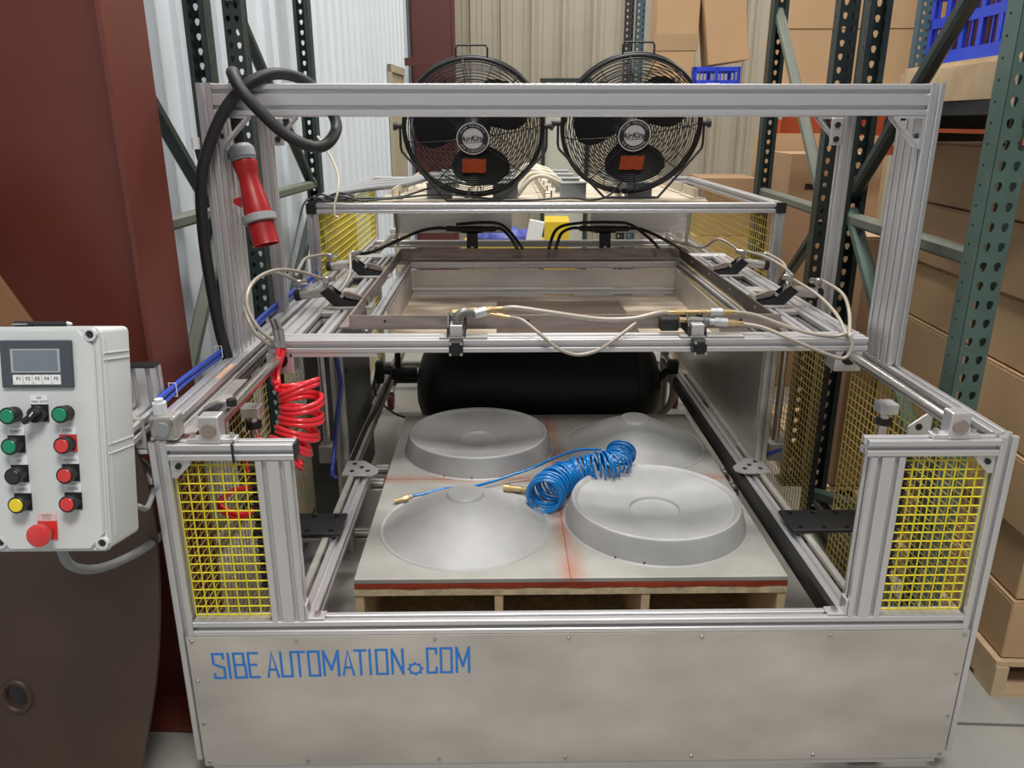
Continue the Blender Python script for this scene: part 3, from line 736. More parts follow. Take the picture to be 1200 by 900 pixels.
# ---- rear oven frame (fixed to the machine)
OZ = 1.336
mp('oven_front_rail', prof(-.949, .949, 1.66, 1.70, OZ - .04, OZ)); mp('oven_rear_rail', prof(-.949, .949, 3.29, 3.33, OZ - .04, OZ))
for s in (-1, 1):
    a, b = sorted((s * .95, s * .99))
    mp('oven_post', prof(a, b, 1.66, 1.70, .971, OZ - .041)); mp('oven_post', prof(a, b, 3.29, 3.33, .971, OZ - .041))
    mp('oven_side_rail', prof(a, b, 1.701, 3.33, OZ - .04, OZ)); mp('end_cap', bbox(a, b, 1.655, 1.6995, OZ - .041, OZ + .001), BLACK)
mp('side_board', bbox(-.988, -.984, 1.95, 2.75, .975, 1.29), mat('pale_translucent_board', (.62, .55, .36), .6), label='pale tan board behind the yellow oven mesh')
mp('oven_top_plate', bbox(-.72, .70, 1.80, 3.20, 1.318, 1.334), CREAM, label='cream oven top plate')
for x0, x1 in ((-.715, -.135), (.265, .755)):
    mp('reflector_panel', bbox(x0, x1, 2.40, 2.404, 1.118, 1.270), FOIL, smooth=False, label='silver embossed reflector sheet')
for x in (-.72, .76): mp('reflector_bracket', slab(N(), [(2.30, 1.318), (2.42, 1.318), (2.45, 1.05), (2.40, 1.05)], 'yz', x, x + .004), ALUD)
ty = 0
for yy in (1.84, 2.15, 2.46, 2.77):
    for i in range(5):
        x = -.66 + i * .33
        mp('heater_rail', slab(N(), [(0, 0), (.02, 0), (.02, .035), (.014, .035), (.014, .006), (0, .006)], 'xz', yy, yy + .27).transform(Matrix.Translation((x - .025, 0, 1.3345))) or None, CREAM) if False else None
        b = N(); slab(b, [(0, 0), (.024, 0), (.024, .045), (.018, .045), (.018, .006), (0, .006)], 'xz', yy, yy + .27); b.transform(Matrix.Translation((x - .02, 0, 1.3345)))
        mp('heater_rail', b, CREAM)
        b = N(); cyl(b, (x + .03, yy + .03, 1.3345), (x + .03, yy + .03, 1.37), .004, 8); rbox(b, x + .015, x + .045, yy + .015, yy + .045, 1.3345, 1.34, .001, 1); mp('stud', b, NICKEL)
    for x in (-.46, -.17, .13, .42):
        hb = mp('heater_terminal_box', rbox(N(), x - .055, x + .055, yy + .06, yy + .14, 1.3345, 1.395, .003), HEATB)
        obj('terminal_lid', rbox(N(), x - .058, x + .058, yy + .057, yy + .143, 1.3952, 1.402, .002, 1), HEATB, hb)
# rodless cylinder and tubes along the left rail
bb = N(); extr(bb, slot_poly(.05, .045), (-.955, .06, .993), (-.955, 1.9, .993), (1, 0, 0), (0, 0, 1)); rc = mp('rodless_cylinder', bb, ALU, label='dusty rodless air cylinder')
for y in (.012, 1.901):
    eb = obj('cylinder_end_block', rbox(N(), -.985, -.925, y, y + .047, .9705, 1.028, .005), ALUD, rc)
bb = N(); cyl(bb, (-.955, .0115, .999), (-.955, .006, .999), .0165, 24); obj('piston_plug', bb, GREYP, rc)
for q, r_ in ((-.978, .979), (-.932, .979), (-.978, 1.02), (-.932, 1.02)):
    bb = N(); cyl(bb, (q, .0115, r_), (q, .004, r_), .005, 8); obj('end_bolt', bb, NICKEL, rc)
bb = N(); cyl(bb, (-.965, .035, 1.0285), (-.965, .035, 1.055), .015, 18); cyl(bb, (-.965, .035, 1.055), (-.965, .035, 1.063), .010, 12); obj('air_fitting', bb, PANELW, rc, smooth=True)
obj('peach_sticker', bbox(-.945, -.933, .33, .46, 1.0157, 1.0163), STICK, rc)
# stub post and arm at the far left corner that carries the control box
mp('stub_post', prof(-1.062, -.995, .10, .14, .90, 1.115, 'z'), ALU); mp('end_cap', bbox(-1.062, -.995, .10, .14, 1.1155, 1.1195), BLACK)
mp('arm_rail', prof(-1.062, -.995, -.22, .099, .985, 1.025, 'y'), ALU)
bb = N(); rbox(bb, -1.056, -.992, .0, .010, .955, 1.030, .003, 1); ag = mp('arm_bracket', bb, ALUD)
for q, zz in ((-1.040, .972), (-1.040, 1.012), (-1.008, .972)):
    b2 = N(); cyl(b2, (q, -.0005, zz), (q, -.006, zz), .007, 8); obj('bracket_bolt', b2, STEEL, ag)
for y_a in (.0, .030):
    bb = N(); slab(bb, [(-.992, .9545), (-1.056, .9545), (-1.056, .94), (-1.002, .868), (-.992, .868), (-.992, .882), (-1.040, .944), (-.992, .944)], 'xz', y_a, y_a + .006); mp('arm_gusset', bb, ALU)
# limit valve with lever behind left rail block
vb = mp('valve_block', rbox(N(), -.905, -.86, .09, .17, .968, 1.005), BLACKM); bb = N(); tube(bb, [(-.90, .12, 1.006), (-.87, .125, 1.02), (-.835, .125, 1.022)], .005, 8); obj('valve_lever', bb, NICKEL, vb)
bb = N(); cyl(bb, (-.835, .125, 1.014), (-.835, .125, 1.03), .012, 14); obj('lever_roller', bb, BLACKM, vb)
b = N(); box(b, -.935, -.90, .05, .45, .9705, .974); box(b, -.90, -.87, .2, .24, .9705, 1.0); mp('valve_mount', b, ALUD)
b = N(); rbox(b, -.812, -.806, -.003, .043, .922, .968, .001, 1); 
ctie = N(); tube(ctie, [(-.80, -.003, .967), (-.80, .043, .967), (-.80, .043, .922), (-.80, -.003, .922)], .003, 6, 0, closed=True); mp('cable_tie', ctie, BLACK)
b.free()
b = N(); box(b, -.775, -.77, -.001, .0, .922, .924); b.free()

# ================================================================ SHUTTLE (clamp frame that slides on the rods)
sh_ = thing('clamp_frame', 'wide aluminium and steel clamp frame sliding on the two rods above the mould', 'machine carriage', (0, 1.3, 1.0))
def sp(name, bm, m=ALU, **k): return obj(name, bm, m, sh_, **k)
sp('front_beam', prof(-.88, .90, .60, .68, 1.015, 1.055)); sp('rear_beam', prof(-.88, .90, 2.12, 2.20, 1.015, 1.055))
for x0, x1 in ((-.88, -.80), (-.755, -.715), (.725, .765), (.82, .90)):
    sp('side_beam', prof(x0, x1, .681, 2.119, 1.015, 1.055, 'y'))
for y in (.96, 1.3, 1.62):
    sp('clamp_bar', prof(-.714, -.675, y, y + .04, 1.015, 1.055, 'x') if False else prof(-.799, -.756, y, y + .08, 1.016, 1.054, 'x'), ALUD)
    sp('clamp_bar', prof(.766, .819, y, y + .08, 1.016, 1.054, 'x'), ALUD)
def angle(x0, x1, y0, y1, z0, z1, side):
    b = N(); t = .006
    if side == 'f': box(b, x0, x1, y0, y0 + t, z0, z1); box(b, x0, x1, y0 + t, y0 + .045, z0, z0 + t)
    if side == 'r': box(b, x0, x1, y1 - t, y1, z0, z1); box(b, x0, x1, y1 - .045, y1 - t, z0, z0 + t)
    if side == 'l': box(b, x0, x0 + t, y0, y1, z0, z1); box(b, x0 + t, x0 + .04, y0, y1, z0, z0 + t)
    if side == 'R': box(b, x1 - t, x1, y0, y1, z0, z1); box(b, x1 - .04, x1 - t, y0, y1, z0, z0 + t)
    return b
fa = sp('front_angle', angle(-.655, .675, .72, .80, 1.056, 1.100, 'f'), STEEL, label='brown steel angle across the front')
ra = sp('rear_angle', angle(-.655, .675, 2.0, 2.06, 1.056, 1.102, 'r'), STEEL, label='brown steel angle across the rear')
sp('side_angle', angle(-.70, -.655, .727, 2.053, 1.056, 1.10, 'R'), STEEL); sp('side_angle', angle(.65, .70, .727, 2.053, 1.056, 1.10, 'l'), DARKANG, label='dark steel angle along the right side')
for i in range(6):
    x = -.55 + i * .22
    b = N(); cyl(b, (x, .7195, 1.083), (x, .717, 1.083), .004, 8); obj('rivet_hole', b, BLACKM, fa)
    for y in (.9, 1.2, 1.5, 1.8):
        if i == 0: b = N(); cyl(b, (.6498, y, 1.08), (.648, y, 1.08), .006, 8); obj('rivet_hole', b, STEEL, bpy.data.objects['side_angle.001'])
# lower inner frame and the sheet it holds
sp('inner_frame_rail', prof(-.60, .62, 1.98, 1.999, 1.020, 1.050, 'x')); sp('inner_frame_rail', prof(-.63, -.601, .76, 1.999, 1.020, 1.050, 'y')); sp('inner_frame_rail', prof(.621, .65, .76, 1.999, 1.020, 1.050, 'y'), ALUD)
sp('inner_skirt', bbox(-.60, .62, 1.955, 1.96, .935, 1.019), SHEET, label='grey sheet skirt hanging at the rear of the opening')
sp('inner_skirt', bbox(.612, .617, 1.16, 1.954, .905, 1.014), SHEET); sp('inner_skirt', bbox(-.606, -.601, 1.16, 1.954, .905, 1.014), SHEET)
sp('skirt_lip', prof(-.60, .611, 1.935, 1.954, .905, .934, 'x'), ALU)
def sheet_mat():
    m = mat('stained_tan_sheet', (.56, .47, .36), .3, 0, .0); nt = m.node_tree; b = nt.nodes['Principled BSDF']
    tc = nt.nodes.new('ShaderNodeTexCoord'); n = nt.nodes.new('ShaderNodeTexNoise'); n.inputs['Scale'].default_value = 2.6; n.inputs['Detail'].default_value = 7
    mp_ = nt.nodes.new('ShaderNodeMapping'); mp_.inputs['Scale'].default_value = (1, 2.2, 1); nt.links.new(tc.outputs['Object'], mp_.inputs[0]); nt.links.new(mp_.outputs[0], n.inputs['Vector'])
    r = nt.nodes.new('ShaderNodeMapRange'); r.inputs[1].default_value = .42; r.inputs[2].default_value = .6; nt.links.new(n.outputs[0], r.inputs[0])
    mx = nt.nodes.new('ShaderNodeMix'); mx.data_type = 'RGBA'; mx.inputs[6].default_value = (.24, .18, .13, 1); mx.inputs[7].default_value = (.72, .60, .45, 1)
    nt.links.new(r.outputs[0], mx.inputs[0]); nt.links.new(mx.outputs[2], b.inputs['Base Color']); return m
sp('platen_sheet', bbox(-.60, .611, 1.16, 1.934, .896, .904), sheet_mat(), label='stained tan sheet lying in the opening')
sp('stain_panel', bbox(-.21, .335, 1.20, 1.80, .9042, .9052), mat('dark_brown_film', (.13, .095, .07), .35, 0, .3, 5), label='dark brown film square on the sheet')
# bearing blocks round the rods
for s, cx in ((-1, -.85), (1, .85)):
    for y in (.602, 2.13):
        b = N(); ring_ = []
        P = [(cx - .04, .955), (cx + .04, .955), (cx + .04, 1.014), (cx - .04, 1.014)]
        rbox(b, cx - .04, cx + .04, y, y + .07, .950, 1.0145, .003, 1)
        bl = sp('bearing_block', b, ALU)
        b = N(); cyl(b, (cx, y - .0005, .995), (cx, y - .003, .995), .024, 24); obj('bearing_seal', b, BLACKM, bl)
sp('under_plate', bbox(-.82, -.56, .602, .66, 1.003, 1.0145), ALU)
def ori(o, d):  # frame with local x along d
    d = Vector(d).normalized(); z = Vector((0, 0, 1)); y = z.cross(d).normalized(); z2 = d.cross(y)
    M = Matrix((( d.x, y.x, z2.x, o[0]), (d.y, y.y, z2.y, o[1]), (d.z, y.z, z2.z, o[2]), (0, 0, 0, 1))); return M
def clamp(o, d, bodym=ALU, L=.11, face=False, front=False):
    """pneumatic toggle clamp: base plate, side cheeks, cylinder body, end caps, jaw, elbow fittings; points outwards along d"""
    M = ori(o, d)
    def T(b): b.transform(M); return b
    c = sp('pneumatic_clamp', T(rbox(N(), -.10, .05, -.035, .035, .0, .008, .001, 1)), ALUD if not front else STEEL)
    for q in (-.024, .020):
        b = N(); slab(b, [(-.06, .0085), (.03, .0085), (.075, .055), (.045, .075), (-.01, .03), (-.06, .02)], 'xz', q, q + .004); obj('clamp_cheek', T(b), BLACKM, c)
    b = N(); slab(b, [(-.085, .02), (-.01, .035), (.0, .055), (-.02, .055), (-.085, .032)], 'xz', -.010, .010); obj('clamp_jaw', T(b), STEEL, c)
    for pa, pb, pr_, pn_ in (((-.075, -.02, .03), (-.075, .02, .03), .009, 12), ((.0, -.028, .045), (.0, .028, .045), .006, 10), ((-.085, 0, .004), (-.085, 0, .034), .005, 8)):
        b = N(); cyl(b, pa, pb, pr_, pn_); obj('pivot_pin', T(b), NICKEL, c)
    a = Vector((.035, 0, .058)); e = Vector((.035 + L, 0, .058 - L * .12)); dd = (e - a).normalized()
    b = N(); cyl(b, a, e, .0175, 20); obj('cylinder_body', T(b), mat('dusty_cylinder', (.42, .40, .36), .4, .3, .25, 20) if not front else NICKEL, c, smooth=True)
    b = N(); cyl(b, e, e + dd * .02, .020, 20); obj('cylinder_cap', T(b), BLACK, c, smooth=True)
    for p in (a + dd * .02, e + dd * .005):
        b = N(); cyl(b, p, p + Vector((0, 0, .045)), .008, 10); rbox(b, p.x - .011, p.x + .011, -.011, .011, p.z + .028, p.z + .052, .003, 1); cyl(b, p + Vector((0, 0, .04)), p + Vector((-.03, 0, .046)), .0095, 8); obj('elbow_fitting', T(b), NICKEL, c, smooth=True)
    return c
clamp((-.735, 1.03, 1.056), (-1, .0, 0)); clamp((-.745, 1.60, 1.056), (-1, 0, 0)); clamp((.755, 1.03, 1.056), (1, 0, 0)); clamp((.755, 1.60, 1.056), (1, 0, 0))
def front_clamp(x, kx):
    c = sp('front_clamp', rbox(N(), x - .05, x + .12 * kx + .02, .601, .645, 1.0555, 1.0625, .001, 1), ALUD)
    b = N(); rbox(b, x - .020, x + .020, .560, .600, 1.017, 1.059, .003, 1); obj('cylinder_cap', b, BLACK, c)
    b = N(); cyl(b, (x, .5598, 1.038), (x, .557, 1.038), .0155, 20); obj('cap_disc', b, BLACKM, c)
    for dx in (-.016, .016):
        for dz in (-.016, .016):
            b = N(); cyl(b, (x + dx, .5598, 1.038 + dz), (x + dx, .553, 1.038 + dz), .0042, 8); obj('cap_screw', b, NICKEL, c)
    b = N(); rbox(b, x - .019, x + .019, .601, .66, 1.063, 1.098, .002, 1); obj('cylinder_body', b, ALU if kx > 0 else ALUD, c)
    b = N(); slab(b, [(.60, 1.063), (.70, 1.063), (.72, 1.10), (.66, 1.125), (.61, 1.09)], 'yz', x - .028, x - .022); slab(b, [(.60, 1.063), (.70, 1.063), (.72, 1.10), (.66, 1.125), (.61, 1.09)], 'yz', x + .022, x + .027); obj('clamp_cheek', b, BLACKM, c)
    return c
c1 = front_clamp(-.325, .6); c2 = front_clamp(.389, 1)
b = N(); rbox(b, .29, .345, .66, .70, 1.0625, 1.10, .003, 1); obj('stop_block', b, BLACKM, c2)
b = N(); tube(b, [(-.323, .622, 1.098), (-.322, .625, 1.115), (-.308, .63, 1.13), (-.29, .635, 1.128), (-.272, .645, 1.122)], .0135, 12); obj('pipe_elbow', b, mat('grey_pipe', (.2, .19, .18), .4, .6), c1, smooth=True)
def fitting_run(parent, p0, p1, spec):
    """hex and round pieces strung along p0-p1; spec = (length share, radius, sides, material)"""
    p0 = Vector(p0); p1 = Vector(p1); L = p1 - p0; s = 0
    for ln, r, n, m in spec:
        b = N(); cyl(b, p0 + L * s, p0 + L * (s + ln), r, n); obj('hose_fitting', b, m, parent, smooth=(n > 8)); s += ln
TF = mat('ptfe_taped_steel', (.62, .64, .66), .35, .6, .3, 60)
fitting_run(c1, (-.272, .645, 1.122), (-.222, .655, 1.134), [(.7, .0145, 12, TF), (.3, .011, 6, BRASS)])
fitting_run(c1, (-.338, .66, 1.122), (-.235, .672, 1.128), [(.35, .010, 6, BRASS), (.12, .007, 10, BRASS), (.25, .011, 6, BRASS), (.28, .009, 10, BRASS)])
fitting_run(c1, (-.225, .65, 1.120), (-.165, .642, 1.112), [(.3, .006, 10, BRASS), (.35, .0085, 6, BRASS), (.35, .006, 10, BRASS)])
fitting_run(c1, (-.222, .655, 1.134), (-.185, .652, 1.136), [(.5, .009, 6, BRASS), (.5, .007, 10, BRASS)])
fitting_run(c2, (.305, .662, 1.121), (.512, .662, 1.121), [(.13, .006, 10, BRASS), (.04, .009, 6, BRASS), (.12, .0095, 6, BRASS), (.17, .007, 12, BRASS), (.12, .0095, 6, BRASS), (.06, .008, 10, BRASS), (.17, .0125, 14, TF), (.12, .0105, 6, BRASS), (.07, .007, 10, BRASS)])
fitting_run(c2, (.34, .642, 1.103), (.535, .642, 1.09), [(.16, .009, 6, BRASS), (.30, .012, 14, mat('grey_pipe', (.2, .19, .18))), (.09, .010, 14, TF), (.19, .0135, 14, TF), (.13, .0105, 6, BRASS), (.13, .007, 10, BRASS)])
b = N(); cyl(b, (.389, .635, 1.06), (.389, .640, 1.10), .011, 14); obj('pipe_tee', b, mat('grey_pipe', (.2, .19, .18)), c2)
for x in (-.325, .30):
    c = sp('rear_clamp', rbox(N(), x - .03, x + .03, 2.061, 2.115, 1.056, 1.064, .001, 1), BLACKM)
    b = N(); rbox(b, x - .026, x + .026, 2.07, 2.11, 1.0645, 1.17, .003, 1); cyl(b, (x - .05, 2.09, 1.185), (x + .05, 2.09, 1.185), .017, 12); obj('clamp_body', b, BLACKM, c)
    b = N(); cyl(b, (x, 2.066, 1.07), (x, 2.066, 1.11), .009, 12); obj('clamp_pin', b, NICKEL, c)
    b = N(); cyl(b, (x - .12, 2.09, 1.190), (x - .05, 2.09, 1.187), .013, 10); cyl(b, (x + .05, 2.09, 1.187), (x + .11, 2.09, 1.188), .013, 10); obj('hose_fitting', b, BLACK, c)

sh_.location.z -= .010
# ---- hoses of the shuttle
HP = {
    'H1': [(-0.187,.652,1.136), (-0.150,0.650,1.139), (-0.058,0.650,1.126), (0.095,0.650,1.104), (0.198,0.650,1.104), (0.270,0.655,1.118), (0.306,0.662,1.121)],
    'H2': [(-0.168,0.642,1.112), (-0.130,0.620,1.108), (-0.081,0.588,1.076), (-0.031,0.578,1.036), (0.027,0.575,1.015), (0.090,0.578,1.026), (0.144,0.587,1.060), (0.209,0.635,1.094)],
    'H3': [(0.511,0.662,1.121), (0.572,0.655,1.113), (0.650,0.630,1.088), (0.731,0.610,1.066), (0.799,0.600,1.062), (0.829,0.592,1.072)],
    'H4': [(0.533,0.642,1.089), (0.588,0.620,1.083), (0.669,0.585,1.053), (0.760,0.572,1.017), (0.820,0.572,1.001), (0.842,0.575,1.035), (0.836,0.590,1.067)],
    'H5': [(0.802,0.990,1.156), (0.844,0.880,1.127), (0.845,0.720,1.100), (0.832,0.600,1.064)],
    'H6': [(0.900,0.990,1.153), (0.925,0.880,1.132), (0.885,0.720,1.106), (0.838,0.592,1.055)],
    'H7': [(0.801,1.560,1.165), (0.816,1.350,1.176), (0.814,1.150,1.175), (0.806,1.01,1.165)],
    'H8': [(0.595,1.95,1.150), (0.674,1.75,1.15), (0.719,1.65,1.20), (0.790,1.60,1.16)],
    'H9': [(0.905,1.600,1.150), (0.93,1.45,1.13), (0.86,1.2,1.10), (.80, 1.10, 1.085)]}
HL = {'H1': 'pale braided hose arched over the front beam between the two front clamps', 'H2': 'thin braided hose sagging below the front beam centre', 'H3': 'braided hose from the upper brass fittings at the right front clamp',
      'H4': 'braided hose drooping lowest over the right end of the front beam', 'H5': 'inner braided hose curving off the near right side clamp', 'H6': 'outer braided hose curving off the near right side clamp',
      'H7': 'braided hose linking the two right side clamps', 'H8': 'braided hose running rearward from the far right side clamp', 'H9': 'short braided hose dropping from the far right side clamp'}
for k, P in HP.items():
    P = [(p[0], p[1], p[2] - .010) for p in P]; b = N(); tube(b, P, .0055 if k != 'H1' else .0075, 10, 7); obj('air_hose', b, HOSE, None, smooth='all', label=HL[k], cat='hose', group='braided air hoses')
LP = [([(-0.802,1.03,1.155), (-0.86,0.95,1.195), (-0.90,0.82,1.223), (-0.932,0.70,1.212), (-0.935,0.62,1.165), (-0.900,0.585,1.10), (-0.855,0.585,1.055)], 'braided hose arched highest over the left end of the front beam'),
      ([(-0.895,1.03,1.15), (-0.925,0.88,1.205), (-0.95,0.76,1.20), (-0.955,0.66,1.150), (-0.915,0.590,1.09), (-0.868,0.583,1.045)], 'second braided hose arched close beside the highest left one'),
      ([(-0.80,1.60,1.155), (-0.777,1.42,1.175), (-0.75,1.25,1.13), (-0.765,1.12,1.09)], 'braided hose between the two left side clamps, inner'),
      ([(-0.90,1.60,1.15), (-0.95,1.45,1.16), (-0.93,1.25,1.16), (-0.90,1.06,1.16)], 'braided hose between the two left side clamps, outer')]
for P, l in LP:
    P = [(p[0], p[1], p[2] - .010) for p in P]; b = N(); tube(b, P, .0058, 10, 7); obj('air_hose', b, HOSE, None, smooth='all', label=l, cat='hose', group='braided air hoses')
b = N()
for i in range(3): tube(b, [(.835 + .004 * i, .583, 1.066 - .018 * i), (.846, .585, 1.06 - .018 * i), (.838, .597, 1.056 - .018 * i)], .002, 5, 3)
obj('cable_ties', b, PAPER, None, label='white cable ties holding the hoses at the right beam end', cat='cable tie')
KP = [([(-0.80,1.62,1.15), (-0.744,1.70,1.14), (-0.653,1.85,1.165), (-0.56,2.00,1.19), (-0.49,2.09,1.192), (-.44, 2.09, 1.19)], 'black hose rising from the left side clamps to the rear left clamp'),
      ([(-0.22,2.09,1.188), (-0.19,2.08,1.19), (-0.15,2.03,1.16), (-.115, 1.99, 1.11)], 'black hose bending down right of the rear left clamp'),
      ([(0.062,1.99,1.11), (0.09,2.05,1.17), (0.14,2.09,1.19), (0.185,2.09,1.19)], 'black hose bending down left of the rear right clamp'),
      ([(0.406,2.09,1.188), (0.47,2.09,1.185), (0.56,2.03,1.15), (.64, 1.99, 1.11)], 'black hose bending down right of the rear right clamp'),
      ([(-0.40,2.10,1.208), (-0.28,2.11,1.215), (-0.20,2.10,1.21), (-0.15,2.06,1.18), (-.09, 1.99, 1.11)], 'outer black hose over the rear left clamp'),
      ([(0.03,1.99,1.11), (0.07,2.06,1.19), (0.17,2.10,1.212), (0.33,2.11,1.215), (0.42, 2.10, 1.205), (.50, 2.04, 1.15), (.54, 1.99, 1.11)], 'black hose looping over the whole rear right clamp')]
for P, l in KP:
    P = [(p[0], p[1], p[2] - .010) for p in P]; b = N(); tube(b, P, .0075, 8, 6); obj('black_hose', b, BLACK, None, smooth='all', label=l, cat='hose', group='black hoses at the rear clamps')
# ================================================================ COILED HOSES
b = N(); ax = [(-.785, .52, .955), (-.772, .505, .915), (-.770, .50, .87), (-.778, .49, .825), (-.795, .475, .785), (-.82, .45, .745)]
P = coil_pts(ax, 5.6, .058, 20, .4)
pre = [(-0.841,0.575,1.030), (-0.846,0.57,1.003), (-0.858,0.55,0.965), (-.850, .52, .94)]
tube(b, pre + P[::2], .0072, 9, 3)
P2 = coil_pts([Vector(p) + Vector((.001, -.002, -.0135)) for p in ax], 5.6, .058, 20, .4)
tube(b, [Vector(p) + Vector((.013, .004, 0)) for p in pre] + P2[::2], .0072, 9, 3)
for q in (0, .012):
    tube(b, [P2[-1], (-.855, .36, .83), (-.875 + q, .30, .785 - q), (-.845, .28, .715 - q), (-.855, .26, .670), (-.90, .26, .655 - q), (-.955, .28, .675 - q), (-.93, .32, .695), (-.86, .33, .70)], .0072, 9, 6)
rh = obj('coiled_red_hose', b, REDH, None, smooth='all', label='red coiled air hose hanging from the left end of the clamp frame', cat='hose')
for dx in (0, .014):
    b = N(); cyl(b, (-.841 + dx, .576, 1.03), (-.848 + dx, .58, 1.085), .0095, 12); cyl(b, (-.848 + dx, .58, 1.085), (-.858 + dx, .585, 1.115), .008, 6); obj('chrome_coupling', b, NICKEL, rh, smooth=True)
b = N(); axb = [(.235, .93, .535), (.20, .865, .515), (.150, .85, .512), (.105, .86, .50), (.055, .855, .48), (.005, .82, .475), (-.035, .75, .478), (-.055, .67, .482)]
P = coil_pts(axb, 50, (.046, .060), 14, 0, .95); P = [p + Vector((.006 * math.sin(i * .37), .006 * math.sin(i * .23), .004 * math.sin(i * .29))) for i, p in enumerate(P)]; tube(b, P, .0044, 7, 2)
tube(b, [(.155, .90, .555), (.08, .93, .54), (0, .945, .505), (-.08, .935, .47), (-.156, .915, .452), (-0.235,.88,.440), (-0.31,.835,.442), (-0.39,.80,.455), (-0.463,.775,.448), (-.495, .768, .444)], .0052, 9, 6)
bh = obj('coiled_blue_hose', b, BLUEH, None, smooth='all', label='blue coiled air hose lying across the moulds', cat='hose')
b = N(); cyl(b, (-.495, .768, .444), (-.510, .764, .441), .0075, 12); cyl(b, (-.510, .764, .441), (-.525, .76, .438), .0105, 6); cyl(b, (-.525, .76, .438), (-.555, .752, .433), .0075, 12); obj('brass_end', b, BRASS, bh)
b = N(); cyl(b, (-.105, .82, .440), (-.125, .826, .438), .009, 12); cyl(b, (-.125, .826, .438), (-.165, .836, .438), .012, 16); cyl(b, (-.165, .836, .438), (-.185, .84, .438), .0145, 16); obj('brass_coupler', b, BRASS, bh, smooth=True)

# ================================================================ MOULD TABLE
mt = thing('forming_mould', 'grey cast mould plate on a chipboard box with red sealant edge', 'mould', (.004, .945, .10))
x0, x1, y0, y1 = -.612, .62, .29, 1.60
obj('mould_plate', rbox(N(), x0, x1, y0, y1, .404, .42, .003, 2), MOULD, mt)
SEAM = mat('rusty_seam', (.30, .075, .03), .7)
obj('seam_line', bbox(-.001, .0015, .292, 1.598, .4201, .4206), SEAM, mt); obj('seam_line', bbox(-.61, .618, .944, .9455, .4201, .4206), mat('dark_seam', (.12, .09, .08), .7), mt)
def disc(cx, cy, R, raised, label):
    M = Matrix.Translation((cx, cy, .42))
    if raised: pr = [(R + .006, .0002), (R, .004), (R - .016, .066), (R - .020, .074), (R - .027, .077), (R - .034, .073), (R - .040, .066), (.082, .041), (.078, .033), (.072, .031), (0, .031)]
    else: pr = [(R + .012, .0002), (R + .009, .003), (R + .004, .003), (R, .0008), (R - .012, .008), (R * .72, .045), (R * .45, .082), (.060, .108), (.056, .116), (.052, .118), (0, .118)]
    b = N(); lathe(b, pr, 96, M); 
    return obj('mould_dish' if raised else 'mould_cone', b, CAST, mt, smooth=True, label=label)
d1_ = disc(.300, .63, .288, True, 'raised dish, front right'); disc(-.283, 1.225, .288, True, 'raised dish, rear left')
disc(-.308, .60, .262, False, 'low cone, front left'); disc(.335, 1.255, .268, False, 'low cone, rear right')
for x, y in ((.22, .353), (.40, .37), (.14, .385), (.46, .40), (-.40, .955), (-.30, .937)):
    b = N(); cyl(b, (x, y, .4285), (x, y - .001, .4285), .003, 8); obj('vent_hole', b, BLACKM, mt)
# red sealant band, uneven lower edge, on the chipboard rim
def band(xa, xb, y, z0, z1, t, amp, m, name):
    b = N(); n = 60; pts = []
    for i in range(n + 1):
        x = xa + (xb - xa) * i / n; zz = z0 + amp * (math.sin(i * .55) + .7 * math.sin(i * 1.31 + 1) + .4 * math.sin(i * 2.9))
        a = [b.verts.new((x, yy, z)) for yy in (y, y + t) for z in (zz, z1)]; pts.append(a)
    for p, q in zip(pts, pts[1:]):
        for i, j in ((0, 1), (1, 3), (3, 2), (2, 0)): b.faces.new((p[i], p[j], q[j], q[i]))
    return obj(name, b, m, mt)
band(x0 + .001, x1 - .001, y0 - .0015, .389, .4035, .02, .0018, REDT, 'red_sealant')
obj('red_sealant', bbox(x0 + .001, x0 + .02, y0 + .02, y1, .388, .4035), REDT, mt)
obj('rim_board', bbox(x0, x1, y0, y0 + .02, .366, .3875), OSB, mt); obj('rim_board', bbox(x0, x0 + .02, y0 + .021, y1, .366, .3875), OSB, mt); obj('rim_board', bbox(x1 - .02, x1, y0 + .021, y1, .366, .3875), OSB, mt)
obj('rim_board', bbox(x0 + .021, x1 - .021, y1 - .02, y1, .366, .3875), OSB, mt); obj('box_top', bbox(x0 + .021, x1 - .021, y0 + .0205, y1 - .0205, .367, .387), OSB, mt)
for x in (x0, -.215, .205, x1 - .024):
    obj('box_rib', bbox(x, x + .024, y0 + .004, y1 - .01, .13, .3655), WOOD, mt)
obj('box_base', bbox(x0, x1, y0 + .02, y1, .105, .129), OSB, mt)
for x in (-.48, .48): mp('lift_beam', prof(x - .04, x + .04, .3, 2.2, .062, .102, 'y'), ALUD)

mt.location.z += .011; bh.location.z += .008
# ================================================================ AIR TANK
tk = thing('air_tank', 'black cylindrical air tank lying across the machine behind the mould', 'tank', (-.01, 2.0, .2))
R_, z_, y_ = .24, .432, 2.0
MT = Matrix.Translation((0, y_, z_)) @ Matrix.Rotation(PI / 2, 4, 'Y')
b = N(); lathe(b, [(0, -.60), (.09, -.592), (.16, -.568), (.21, -.535), (.236, -.49), (.24, -.46), (.24, .44), (.236, .47), (.21, .515), (.16, .548), (.09, .572), (0, .58)], 64, MT); obj('tank_shell', b, TANKM, tk, smooth='all')
for x in (-.46, .44):
    b = N(); ring(b, (x, y_, z_), .2405, .002, (0, 1, 0), (0, 0, 1), 48, 5); obj('weld_seam', b, TANKM, tk)
for x in (-.35, .33):
    b = N(); slab(b, [(y_ - .17, .206), (y_ + .17, .206), (y_ + .17, .262), (y_ + .10, .222), (y_ - .10, .222), (y_ - .17, .262)], 'yz', x - .02, x + .02); obj('tank_foot', b, BLACKM, tk)
for x in (-.37, .31): mp('tank_rail', prof(x, x + .04, 1.84, 2.849, .165, .205), BLACKM)
